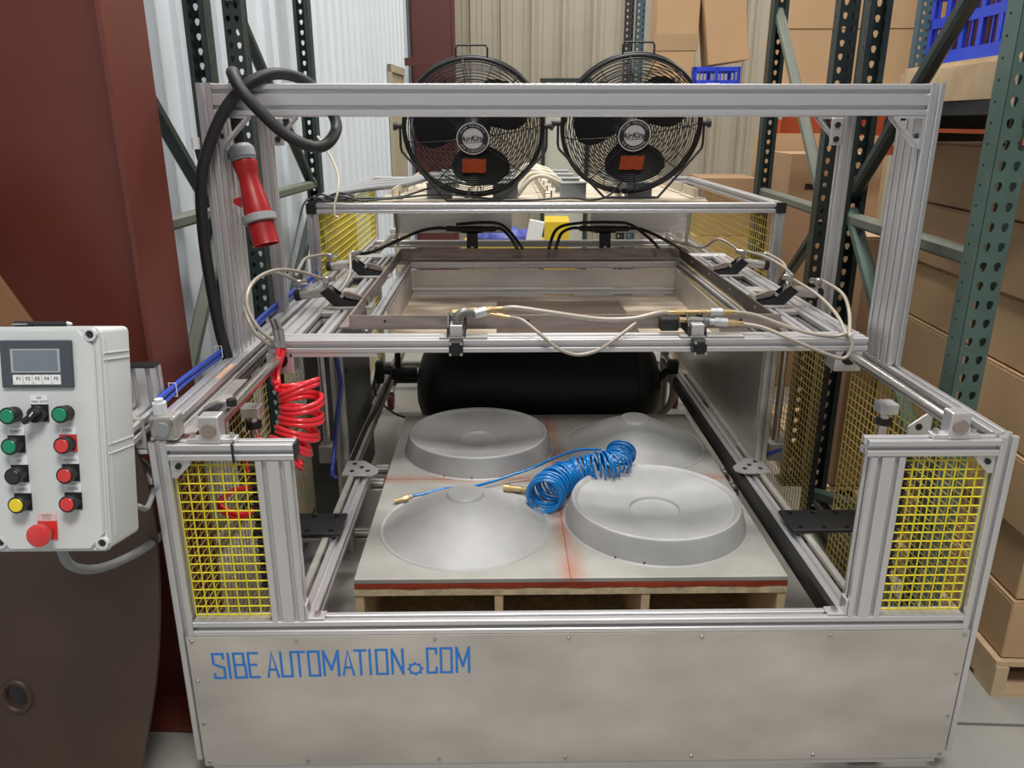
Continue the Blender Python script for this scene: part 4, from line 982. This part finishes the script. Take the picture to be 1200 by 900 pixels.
b = N(); cyl(b, (-.60, 2.0, .50), (-.66, 2.0, .50), .028, 16); rbox(b, -.72, -.66, 1.97, 2.03, .47, .53, .008); cyl(b, (-.69, 2.0, .53), (-.69, 2.0, .60), .014, 10); cyl(b, (-.76, 2.0, .515), (-.72, 2.0, .515), .022, 14); rbox(b, -.80, -.76, 1.975, 2.025, .45, .56, .01); obj('drain_valve', b, BLACKM, tk, smooth=True)
b = N(); tube(b, [(.575, 2.0, .46), (.61, 2.0, .50), (.64, 1.99, .52)], .018, 10); rbox(b, .615, .665, 1.97, 2.02, .495, .56, .006); obj('outlet_elbow', b, BLACKM, tk, smooth=True)
b = N(); tube(b, [(.64, 1.99, .50), (.65, 1.99, .42), (.64, 1.99, .34), (.60, 1.99, .295), (.55, 1.99, .29)], .018, 10); obj('grey_bent_pipe', b, GREYDC, None, smooth='all', label='grey bent pipe curving under the right end of the black tank', cat='pipe')
b = N(); tube(b, [(-.79, 1.98, .55), (-.80, 1.95, .42), (-.72, 1.92, .33), (-.60, 1.9, .30), (-.45, 1.9, .34)], .005, 6); obj('black_cable', b, BLACK, None, smooth='all', label='thin black cable sagging at the left end of the tank', cat='cable')
b = N(); tube(b, [(-.715, 2.3, .86), (-.70, 2.2, .6), (-.735, 2.0, .46), (-.75, 1.75, .43), (-.765, 1.5, .43), (-.765, 1.2, .43), (-.765, 1.05, .43)], .008, 7); obj('black_cable', b, BLACK, None, smooth='all', label='black cable running along the left inner rail to the cabinet', cat='cable')
b = N(); tube(b, [(-.765, .95, .92), (-.745, .93, .80), (-.765, .92, .68), (-.775, .90, .58), (-.775, .84, .52), (-.765, .80, .515), (-.75, .78, .515)], .0075, 7); obj('blue_cable', b, mat('navy_cable', (.02, .035, .22), .4), None, smooth='all', label='dark blue cables hanging beside the grey cabinet', cat='cable')
b = N(); tube(b, [(.80, .92, .55), (.76, .95, .52), (.74, .98, .53)], .007, 7); obj('blue_cable', b, mat('navy_cable', (.02, .035, .22), .4), None, smooth='all', label='short dark blue cable at the foot of the right inner post', cat='cable')

# ================================================================ FANS
def ring_text(parent, s, R, size, a0, a1, F, top, m):
    n = len(s)
    for i, ch in enumerate(s):
        if ch == ' ': continue
        a = a0 + (a1 - a0) * i / (n - 1); b = text_mesh(ch, size, .0004)
        p = Vector((R * math.cos(a), R * math.sin(a), 0)); rot = a - PI / 2 if top else a + PI / 2
        b.transform(F @ Matrix.Translation(p) @ Matrix.Rotation(rot, 4, 'Z')); obj('badge_letter', b, m, parent)
def make_fan(cx, cy, cz, tilt, spin, label, badge_bm=None):
    t = thing('floor_fan', label, 'fan', (cx, cy, OZ + .001), 'black drum fans')
    # local: disc in xy, +z towards the viewer (front)
    F = Matrix.Translation((cx, cy, cz)) @ Matrix.Rotation(PI / 2 + tilt, 4, 'X')
    R0 = .288
    b = N()
    for k in range(23):
        r = .062 + (R0 - .012 - .062) * k / 22; z = .095 - .040 * (r / R0) ** 2 - (.03 * max(0, (r / R0 - .86) / .14) ** 2)
        ring(b, (0, 0, z), r, .0020, (1, 0, 0), (0, 1, 0), 56, 4)
    for k in range(8):
        a = k * PI / 4 + .12; c, s = math.cos(a), math.sin(a)
        tube(b, [(.05 * c, .05 * s, .098), (.15 * c, .15 * s, .088), (.24 * c, .24 * s, .070), (.275 * c, .275 * s, .040), (.29 * c, .29 * s, .01)], .0024, 5, 3)
    b.transform(F); obj('front_guard', b, BLACKM, t)
    b = N()
    for k in range(15):
        r = .06 + (R0 - .02 - .06) * k / 14; z = -.085 + .03 * (r / R0) ** 2
        ring(b, (0, 0, z), r, .0020, (1, 0, 0), (0, 1, 0), 48, 4)
    for k in range(14):
        a = k * 2 * PI / 14; c, s = math.cos(a), math.sin(a); a2 = a + .35; c2, s2 = math.cos(a2), math.sin(a2)
        tube(b, [(.05 * c, .05 * s, -.088), (.16 * c2, .16 * s2, -.08), (.27 * c2, .27 * s2, -.055), (.288 * c2, .288 * s2, -.01)], .002, 4, 3)
    b.transform(F); obj('rear_guard', b, BLACKM, t)
    b = N()
    for r, z, q in ((R0, .012, .008), (R0, -.012, .008), (R0 - .006, .03, .003)): ring(b, (0, 0, z), r, q, (1, 0, 0), (0, 1, 0), 72, 8)
    lathe(b, [(R0 - .002, .014), (R0 + .003, .014), (R0 + .003, -.014), (R0 - .002, -.014), (R0 - .002, .014)], 72)
    b.transform(F); obj('rim_band', b, BLACKM, t, smooth=True)
    b = N(); lathe(b, [(0, .052), (.045, .052), (.05, .045), (.05, .0), (.07, -.01), (.075, -.08), (.06, -.115), (0, -.12)], 32); b.transform(F); obj('motor', b, BLACKM, t, smooth=True)
    for k in range(3):
        a0 = spin + k * 2 * PI / 3; b = N(); n = 10; g_ = []
        for i in range(n + 1):
            f = i / n; r = .045 + .205 * f; w_ = .30 + .55 * math.sin(PI * min(1, f * .62 + .12)); row = []
            for j in range(9):
                q = j / 8 - .5; a = a0 + q * w_ * 2 * (1 - .18 * f); rr = r * (1 - .10 * (2 * q) ** 2 * f)
                row.append(b.verts.new((rr * math.cos(a), rr * math.sin(a), q * .055 + .01)))
            g_.append(row)
        for i in range(n):
            for j in range(8): b.faces.new((g_[i][j], g_[i][j + 1], g_[i + 1][j + 1], g_[i + 1][j]))
        bmesh.ops.solidify(b, geom=b.faces[:], thickness=.002); b.transform(F); obj('fan_blade', b, BLACK, t, smooth=True)
    # round badge
    b = N(); lathe(b, [(0, .103), (.065, .103), (.067, .100), (.067, .096), (0, .096)], 48); b.transform(F); bd = obj('badge', b, BLACK, t, smooth=True)
    b = N(); lathe(b, [(.0655, .1036), (.0665, .1036), (.0665, .103), (.0625, .103), (.0625, .1036), (.0655, .1036)], 48); lathe(b, [(0, .1038), (.043, .1038), (.043, .1032), (0, .1032)], 48); b.transform(F); obj('badge_disc', b, SILVER, bd)
    F0 = F; FT = F0 @ Matrix.Translation((0, 0, .1046))
    b = text_mesh('AirKing', .032, .0006, bold=.022); b.transform(FT @ Matrix.Rotation(.06, 4, 'Z') @ Matrix(((1, .28, 0, 0), (0, 1, 0, 0), (0, 0, 1, 0), (0, 0, 0, 1)))); obj('badge_script', b, BLACK, bd)
    b = N(); box(b, -.034, .034, -.0165, -.0148, 0, .0005); b.transform(FT @ Matrix.Rotation(.06, 4, 'Z')); obj('badge_underline', b, BLACK, bd)
    FR = F @ Matrix.Translation((0, 0, .1036))
    ring_text(bd, 'HIGH VELOCITY', .0530, .0120, math.radians(150), math.radians(30), FR, True, SILVER)
    ring_text(bd, 'AIR CIRCULATOR', .0530, .0120, math.radians(212), math.radians(328), FR, False, SILVER)
    # orange tag stuck on the front guard
    b = N(); n = 8
    rows = [[b.verts.new((-.048 + .098 * i / n + .003 * j, -.150 + .062 * j + .0015 * math.sin(i * 1.7), .0985 - .006 * (1 - j) + .0008 * math.sin(i * 1.3))) for i in range(n + 1)] for j in range(2)]
    for i in range(n): b.faces.new((rows[0][i], rows[0][i + 1], rows[1][i + 1], rows[1][i]))
    bmesh.ops.solidify(b, geom=b.faces[:], thickness=.0012); b.transform(F); obj('orange_tag', b, ORT, t)
    # handle on the rim, side knobs, U stand
    up = F.to_3x3() @ Vector((0, 1, 0)); top = Vector((cx, cy, cz)) + up * (R0 + .002)
    b = N(); tube(b, [top + Vector((-.062, 0, -.012)), top + Vector((-.062, 0, .03)), top + Vector((-.056, 0, .042)), top + Vector((.056, 0, .042)), top + Vector((.062, 0, .03)), top + Vector((.062, 0, -.012))], .004, 8, 0); obj('carry_handle', b, BLACKM, t)
    b = N(); P = [(-.305, 0, .02), (-.305, 0, -.07), (-.30, 0, -.09), (-.112, -.01, OZ + .006 - cz), (-.10, -.01, OZ + .006 - cz), (.10, -.01, OZ + .006 - cz), (.112, -.01, OZ + .006 - cz), (.30, 0, -.09), (.305, 0, -.07), (.305, 0, .02)]
    tube(b, [Vector((cx, cy - .07 * (1 if i in (3, 4, 5, 6) else 0), cz)) + Vector(p) for i, p in enumerate(P)], .0052, 8, 0); obj('stand_bracket', b, BLACKM, t)
    for s in (-1, 1):
        b = N(); cyl(b, (cx + s * .289, cy, cz + .012), (cx + s * .318, cy, cz + .012), .011, 12); cyl(b, (cx + s * .318, cy, cz + .012), (cx + s * .332, cy, cz + .012), .017, 10); obj('tilt_knob', b, BLACKM, t)
    return t
f1 = make_fan(-.303, 1.80, 1.625, math.radians(20), math.radians(-80), 'black drum fan on the oven frame, nearer the white wall')
f2 = dup(f1, f1.matrix_basis @ shift((.657, 0, .012)), 'black drum fan on the oven frame, before the cardboard boxes')

# ================================================================ CABLES ON THE OVEN FRAME
def cab(name, P, r, m, label, cat='cable', group=None, seg=8, res=7):
    b = N(); tube(b, P, r, seg, res); return obj(name, b, m, None, smooth='all', label=label, cat=cat, group=group)
for i in range(3):
    cab('grey_cable', [(-.955, 1.73 + .04 * i, 1.352 + .0 * i), (-.886, 1.86 + .04 * i, 1.362 + .006 * i), (-.782, 2.05 + .06 * i, 1.368 + .008 * i), (-.643, 2.2 + .08 * i, 1.372 + .006 * i), (-.52, 2.30 + .1 * i, 1.40), (-.40, 2.45 + .1 * i, 1.40 - .02 * i)], .0135, GREYC,
        'thick grey cable of the bundle lying on the left of the oven frame, %s' % ['lowest', 'middle', 'top'][i], group='grey cables on the oven')
K = [[(-.985, 1.68, 1.343), (-.90, 1.69, 1.352), (-.78, 1.72, 1.352), (-.62, 1.78, 1.352), (-.50, 1.80, 1.385), (-.38, 1.80, 1.410), (-.30, 1.80, 1.395)],
     [(-.98, 1.67, 1.342), (-.90, 1.66, 1.346), (-.745, 1.70, 1.346), (-.585, 1.74, 1.355), (-.44, 1.75, 1.365), (-.27, 1.74, 1.352), (-.161, 1.72, 1.342), (-.047, 1.74, 1.343), (.099, 1.74, 1.352), (.186, 1.73, 1.343), (.265, 1.75, 1.36), (.33, 1.80, 1.42)],
     [(-.97, 1.695, 1.348), (-.93, 1.68, 1.372), (-.86, 1.67, 1.352), (-.80, 1.69, 1.362), (-.86, 1.70, 1.375), (-.93, 1.69, 1.352), (-.99, 1.66, 1.345), (-1.01, 1.6, 1.263), (-1.015, 1.5, 1.18), (-1.02, 1.4, 1.10)],
     [(-.99, 1.675, 1.35), (-.95, 1.67, 1.36), (-.89, 1.66, 1.345), (-.84, 1.66, 1.365), (-.78, 1.68, 1.347), (-.74, 1.70, 1.342)]]
KLs = ['black fan lead running from the frame corner to the left fan', 'long black fan lead sagging under both fans', 'black lead coiled at the frame corner and dropping beside the post', 'short curly black lead on the frame corner']
for P, l in zip(K, KLs): cab('black_cable', P, .0042, BLACK, l, group='black leads on the oven')
cab('white_cable', [(-.93, 1.70, 1.60), (-.881, 1.70, 1.515), (-.854, 1.68, 1.449), (-.852, 1.65, 1.39), (-.868, 1.645, 1.335), (-.870, 1.645, 1.290), (-.858, 1.652, 1.284)], .005, WHITEC, 'cream cord looped over the left end of the oven front rail', 'cable')
cols = ['nearest', 'second', 'third', 'fourth']
for i in range(7):
    x = -.04 + .018 * i; y = 1.95 + .16 * i
    cab('cream_wire_bundle', [(-.115, y - .02, 1.345), (-.06, y, 1.41 + .01 * (i % 3)), (.0, y + .02, 1.425), (.07, y + .04, 1.395 + .012 * (i % 2)), (.12, y + .05, 1.345)], .010, WHITEC,
        'cream wire arch, %s one back from the front of the oven top' % ['first', 'second', 'third', 'fourth', 'fifth', 'sixth', 'last'][i], 'wire', 'cream heater wires')

# ================================================================ BLUE TUBES, GREY CABLE
for i in range(2):
    cab('blue_air_tube', [(-.985 + .0, .06, 1.047 - .018 * i), (-.990, .25, 1.045 - .014 * i), (-.988, .45, 1.040 - .014 * i), (-.986, .75, 1.035 - .014 * i), (-.984, 1.0, 1.045 - .014 * i), (-.97, 1.75, 1.05 - .014 * i)], .0062, BLUET,
        ['upper', 'lower'][i] + ' blue air tube along the outside of the left rail', 'air tube', 'blue tubes on the left rail')
for y in (.17, .50):
    b = N(); tube(b, [(-.9975, y, 1.022), (-.9975, y, 1.056), (-.980, y, 1.056), (-.980, y, 1.022)], .0013, 5, 0, closed=True); obj('cable_tie', b, PAPER, None, label='small white tie round the blue tubes, %s the cylinder end' % ('close to' if y < .3 else 'away from'), cat='cable tie')
cab('grey_cable', [(-1.045, -.285, .93), (-1.046, -.29, .885), (-1.046, -.28, .835), (-1.041, -.24, .795), (-1.028, -.18, .765), (-1.013, -.08, .738), (-1.006, .02, .72), (-1.005, .15, .70)], .0095, GREYC, 'grey cable sagging below the control box towards the machine', seg=10)
cab('grey_cable', [(-.915, -.23, .93), (-.940, -.15, .885), (-.974, -.05, .860), (-1.0, .02, .85)], .006, GREYC, 'thin grey cable behind the lower corner of the control box')

# ================================================================ POWER CABLE AND PLUG
cab('power_cable', [(-.985, .545, .75), (-0.975,0.53,0.985), (-0.990,0.53,1.093), (-1.004,0.54,1.243), (-1.006,0.54,1.378), (-0.990,0.53,1.512), (-0.955,0.535,1.608), (-0.905,0.540,1.692), (-0.845,0.545,1.748), (-0.789,0.580,1.774), (-0.737,0.630,1.768), (-0.692,0.65,1.735), (-0.660,0.65,1.69), (-0.640,0.620,1.639), (-0.655,0.545,1.598), (-0.695,0.52,1.595), (-0.754,0.505,1.627), (-0.806,0.495,1.679), (-0.849,0.495,1.730), (-0.878,0.525,1.772), (-0.895,0.60,1.772), (-0.912,0.635,1.735), (-0.92,0.65,1.66), (-.918, .66, 1.60), (-.916, .66, 1.57)],
    .0155, RUBBER, 'thick black power cable looped over the portal beam', seg=12, res=8)
pg = thing('power_plug', 'red and grey industrial plug hanging from the black cable', 'plug', (-.89, .65, 1.33))
p0 = Vector((-.918, .66, 1.585)); p1 = Vector((-.855, .60, 1.325)); D = (p1 - p0); L = D.length; Mz = Matrix.Translation(p0) @ D.to_track_quat('Z', 'Y').to_matrix().to_4x4()
def pgl(prf, m, nm, seg=32): b = N(); lathe(b, [(r, z * L) for r, z in prf], seg, Mz); obj(nm, b, m, pg, smooth=True)
pgl([(0, -.03), (.026, -.03), (.034, .0), (.036, .02), (.036, .10), (.033, .105), (.033, .13), (0, .13)], GREYP, 'cable_gland')
pgl([(.028, .13), (.033, .14), (.034, .17), (.029, .26), (.028, .32), (.031, .42), (.036, .58), (.038, .66), (.038, .70), (0, .70)], REDP, 'plug_body')
pgl([(.038, .68), (.047, .69), (.048, .76), (.044, .77), (.038, .77)], GREYP, 'locking_ring')
pgl([(.036, .77), (.037, .98), (.038, 1.0), (.034, 1.0), (.034, .85), (0, .85)], REDP, 'plug_shroud')
for k in range(5):
    a = 2 * PI * k / 5; b = N(); cyl(b, Mz @ Vector((.018 * math.cos(a), .018 * math.sin(a), .85 * L)), Mz @ Vector((.018 * math.cos(a), .018 * math.sin(a), .97 * L)), .0035, 8); obj('contact_pin', b, BRASS, pg)
b = N(); slab(b, [(0, 0), (.02, .012), (.02, .024), (0, .03)], 'xz', -.006, .006); b.transform(Matrix.Translation((-.935, .63, 1.425)) @ Matrix.Rotation(PI, 4, 'Z') @ Matrix.Translation((-.012, 0, 0))); obj('latch_tab', b, REDP, pg)
# small white push fitting on the left post
t = thing('white_air_fitting', 'small white push-in air fitting left of the portal post', 'fitting', (-1.02, .58, 1.58))
b = N(); cyl(b, (-1.012, .58, 1.585), (-1.012, .58, 1.615), .011, 12); b2 = N(); obj('fitting_body', b, PAPER, t, smooth=True); b2.free()
b = N(); tube(b, [(-1.012, .58, 1.584), (-1.006, .58, 1.55), (-.999, .60, 1.50)], .006, 7); obj('fitting_tube', b, BLACK, t)

# ================================================================ CONTROL BOX
th = math.radians(12.6); PO = Vector((-.845, -.3, 1.307))
ex = Vector((1, 0, 0)); dn = Vector((0, -math.sin(th), -math.cos(th))); nn = ex.cross(dn)   # points away from the viewer
if nn.y > 0: nn = -nn
# local frame: x right, y up the face, z towards the viewer
MP = Matrix(((1, 0, nn.x, PO.x), (0, -dn.y, nn.y, PO.y), (0, -dn.z, nn.z, PO.z), (0, 0, 0, 1)))
cbx = thing('control_box', 'light grey control box with green red black and yellow push buttons', 'control box', tuple(MP @ Vector((-.15, -.40, -.06))))
def cp(name, bm, m, parent=None, **k): bm.transform(MP); return obj(name, bm, m, parent or cbx, **k)
b = N(); rbox(b, -.268, -.058, -.396, .006, -.128, -.016, .010, 4); cp('enclosure', b, PANELW, smooth=True)
poly = [(-.31, -.392), (-.06, -.392), (-.004, -.345), (0, -.33), (0, -.008), (-.010, .003), (-.31, .003)]
b = N(); slab(b, [(-.262, -.398), (-.064, -.398), (-.057, -.391), (-.057, 0), (-.064, .008), (-.262, .008), (-.269, 0), (-.269, -.391)], 'xy', -.0155, -.006); bmesh.ops.bevel(b, geom=b.edges[:], offset=.003, segments=2, affect='EDGES'); lid = cp('lid', b, PANELW, smooth=True)
b = N(); slab(b, [(-.234, -.392), (-.090, -.392), (-.064, -.364), (-.064, -.028), (-.090, .003), (-.234, .003), (-.262, -.028), (-.262, -.362)], 'xy', -.0058, 0); bmesh.ops.bevel(b, geom=b.edges[:], offset=.002, segments=2, affect='EDGES'); cp('lid_panel', b, PANELW, lid, smooth=True)
for y in (-.040, -.052, -.205, -.222): b = N(); rbox(b, -.058, -.0565, y - .0014, y + .0014, -.118, -.022, .0006, 1); cp('side_ridge', b, PANELW)
b = N(); rbox(b, -.058, -.0565, -.375, -.01, -.030, -.027, .0006, 1); cp('side_ridge', b, PANELW)
b = N(); rbox(b, -.259, -.067, -.3975, -.3955, -.118, -.02, .0006, 1); cp('side_ridge', b, PANELW)
for x, y in ((-.0695, -.006), (-.0685, -.381), (-.2495, -.378), (-.2495, -.004)):
    b = N(); lathe(b, [(.0115, -.006), (.0115, .001), (.0075, .0015), (.0075, -.004), (0, -.004)], 24, Matrix.Translation((x, y, 0))); sc = cp('corner_boss', b, PANELW, lid, smooth=True)
    b = N(); cyl(b, (x, y, -.0038), (x, y, -.001), .006, 6); cp('lid_screw', b, BLACKM, lid)
# HMI
hm = cp('display_unit', rbox(N(), -.2235, -.0995, -.098, -.0150, .0005, .007, .0015, 1), GREYB)
cp('screen_frame', bbox(-.2050, -.1195, -.0715, -.0300, .0071, .0078), LCDF, hm); cp('screen', bbox(-.2005, -.1240, -.0685, -.0325, .0079, .0083), LCD, hm)
cp('key_strip', bbox(-.2030, -.1200, -.0925, -.0755, .0071, .0076), PAPER, hm)
for i in range(5):
    x = -.1935 + i * .0163
    if i: cp('key_gap', bbox(x - .0084, x - .0080, -.0925, -.0755, .0077, .0079), BLACKM, hm)
    b = text_mesh('F%d' % (i + 1), .0085, .0002); b.transform(Matrix.Translation((x + .0005, -.0825, .0079))); cp('key_text', b, BLACKM, hm)
    b = text_mesh(',', .008, .0002); b.transform(Matrix.Translation((x - .0055, -.0880, .0079))); cp('key_text', b, BLACKM, hm)
def button(x, y, m, txt=None, plate=None, flat=True, nm='push_button', lab=None):
    """plate: square legend plate to the right rear, as the photo shows the base beside the head"""
    bt = None
    b = N(); cyl(b, (x, y, .0005), (x, y, .018), .0142, 28); base = cp(nm, b, BLACKM, smooth=True, label=lab)
    b = N(); lathe(b, [(.0150, .0182), (.0150, .0225), (.0140, .0235), (.0125, .0235), (.0120, .0225), (0, .0228)], 32, Matrix.Translation((x, y, 0))); cp('bezel_ring', b, BLACK, base, smooth=True)
    b = N(); lathe(b, [(0, .0252), (.0108, .0250), (.0119, .0240), (.0119, .0228), (0, .0228)], 32, Matrix.Translation((x, y, 0))); cp('button_cap', b, m, base, smooth=True)
    if txt is not None:
        cp('legend_holder', bbox(x - .0150, x + .0150, y - .0145, y + .0165, .0002, .0022), plate or BLACKM, base)
        lp = cp('legend_plate', bbox(x - .0150, x + .0150, y + .0168, y + .0310, .0002, .0018), PAPER, base)
        if txt: b = text_mesh(txt, .0068, .0001); b.transform(Matrix.Translation((x, y + .0235, .0021))); cp('legend_text', b, GREYC, base)
    return base
# heads stand proud, so plate positions are taken at the panel surface
LX, RX = -.208, -.117
button(LX, -.146, GRN, lab='green lamp, upper left'); button(RX, -.144, GRN, lab='green lamp, upper right')
ypos = [-.200, -.253, -.3045]
for i, (t1, m1, t2, m2) in enumerate((('START', GRN, 'STOP', REDB), ('UP', mat('black_button', (.02, .02, .022), .35), 'DOWN', REDB), ('OPEN', YELB, 'CLOSE', REDB))):
    button(LX + .0025 * (i), ypos[i], m1, t1, None, lab=['green', 'black', 'yellow'][i] + ' push button'); button(RX + .0015 * (i), ypos[i] + .001, m2, t2, REDB if i == 0 else None, lab='red push button')
# selector switch
sx_, sy_ = -.1635, -.145
sw = cp('selector_switch', bbox(sx_ - .0145, sx_ + .0150, sy_ - .0145, sy_ + .0165, .0002, .0022), BLACKM)
cp('legend_plate', bbox(sx_ - .0145, sx_ + .0150, sy_ + .0168, sy_ + .0320, .0002, .0018), PAPER, sw)
for tt, dx, dy in (('OFF', 0, .0280), ('MAN', -.0075, .0215), ('AUTO', .0080, .0215)):
    b = text_mesh(tt, .0052, .0001); b.transform(Matrix.Translation((sx_ + dx, sy_ + dy, .0021))); cp('legend_text', b, BLACKM, sw)
b = N(); cyl(b, (sx_, sy_, .0023), (sx_, sy_, .018), .0142, 28); cp('switch_collar', b, BLACK, sw, smooth=True)
b = N(); rbox(b, -.020, .014, -.0055, .0055, .0182, .032, .003, 2); b.transform(Matrix.Translation((sx_, sy_, 0)) @ Matrix.Rotation(math.radians(38), 4, 'Z')); cp('switch_lever', b, BLACK, sw)
b = N(); box(b, -.001, .009, -.001, .001, .0321, .0324); b.transform(Matrix.Translation((sx_, sy_, 0)) @ Matrix.Rotation(math.radians(50), 4, 'Z')); cp('lever_mark', b, PAPER, sw)
# emergency stop
ex_, ey_ = -.163, -.357
es = cp('emergency_stop', bbox(ex_ - .017, ex_ + .017, ey_ - .016, ey_ + .018, .0002, .0022), REDB, label='red mushroom emergency stop')
cp('legend_plate', bbox(ex_ - .0165, ex_ + .0165, ey_ + .0183, ey_ + .0325, .0002, .0018), mat('pink_plate', (.72, .50, .49), .5), es)
for tt, dy in (('EMERG', .0285), ('STOP', .0225)): b = text_mesh(tt, .0058, .0001); b.transform(Matrix.Translation((ex_, ey_ + dy, .0021))); cp('legend_text', b, GREYC, es)
b = N(); lathe(b, [(.012, .0023), (.013, .012), (.0195, .024), (.0205, .030), (.0200, .033), (.018, .0345), (0, .0352)], 36, Matrix.Translation((ex_, ey_, 0))); cp('mushroom_head', b, REDB, es, smooth=True)
# pen lying on top
t = thing('black_pen', 'black pen lying on top edge of the control box', 'pen', tuple(MP @ Vector((-.16, .013, -.03))))
def pn(name, bm, m): bm.transform(MP); obj(name, bm, m, t, smooth=True)
b = N(); cyl(b, (-.178, .0125, -.022), (-.118, .0125, -.022), .0046, 14); pn('pen_barrel', b, BLACK)
b = N(); cyl(b, (-.212, .0125, -.022), (-.1785, .0125, -.022), .0050, 14); pn('pen_cap', b, BLACK)
b = N(); cyl(b, (-.1178, .0125, -.022), (-.110, .0125, -.022), .0046, 14, .0015); pn('pen_tip', b, NICKEL)
b = N(); box(b, -.212, -.186, .0110, .0135, -.0165, -.0155); pn('pen_clip', b, NICKEL)

# ================================================================ LEFT EDGE: BROWN PLATE AND HARDBOARD
t = thing('brown_steel_plate', 'big dark brown rounded steel plate with a hole leaning under the control box', 'plate', (-1.5, .06, 0))
def edge(z): return -.995 - max(0, (.80 - z)) ** 2 / 4.2 - max(0, z - .80) ** 2 / 1.2
P = [(edge(z / 20), z / 20 + .004) for z in range(0, 22)]
b = N(); hole = [(-1.385 + .026 * math.cos(2 * PI * i / 24), .318 + .033 * math.sin(2 * PI * i / 24)) for i in range(24)]
outer = [(-1.535, .004)] + P + [(-1.535, 1.06)]
yy0, yy1 = .0, .012
V = {}
for q, y in ((0, yy0), (1, yy1)):
    V[q] = ([b.verts.new((x, y, z)) for x, z in outer], [b.verts.new((x, y, z)) for x, z in hole])
    es_ = []
    for lp in V[q]:
        for i in range(len(lp)): es_.append(b.edges.new((lp[i], lp[(i + 1) % len(lp)])))
    bmesh.ops.triangle_fill(b, use_beauty=True, edges=es_)
for k in (0, 1):
    A, B_ = V[0][k], V[1][k]
    for i in range(len(A)): b.faces.new((A[i], A[(i + 1) % len(A)], B_[(i + 1) % len(A)], B_[i]))
lean = Matrix.Translation((0, -.055, 0)) @ Matrix.Rotation(math.radians(-3.0), 4, 'X')
b.transform(lean); obj('plate_sheet', b, DISCM, t)
b = N(); ring(b, (-1.385, -.001, .318), .034, .006, (1, 0, 0), (0, 0, 1.2), 32, 6); b.transform(lean); obj('hole_rim', b, DISCM, t)
b = N(); rbox(b, -.19, .0, 0, .010, -.36, .42, .001, 1)
b.transform(Matrix.Translation((-1.245, .092, 1.22)) @ Matrix.Rotation(math.radians(-27), 4, 'Y')); b.transform(Matrix.Translation((0, .0, .0)))
obj('hardboard_sheet', b, HARDB, None, label='brown hardboard sheet leaning tilted against the red column', cat='board')
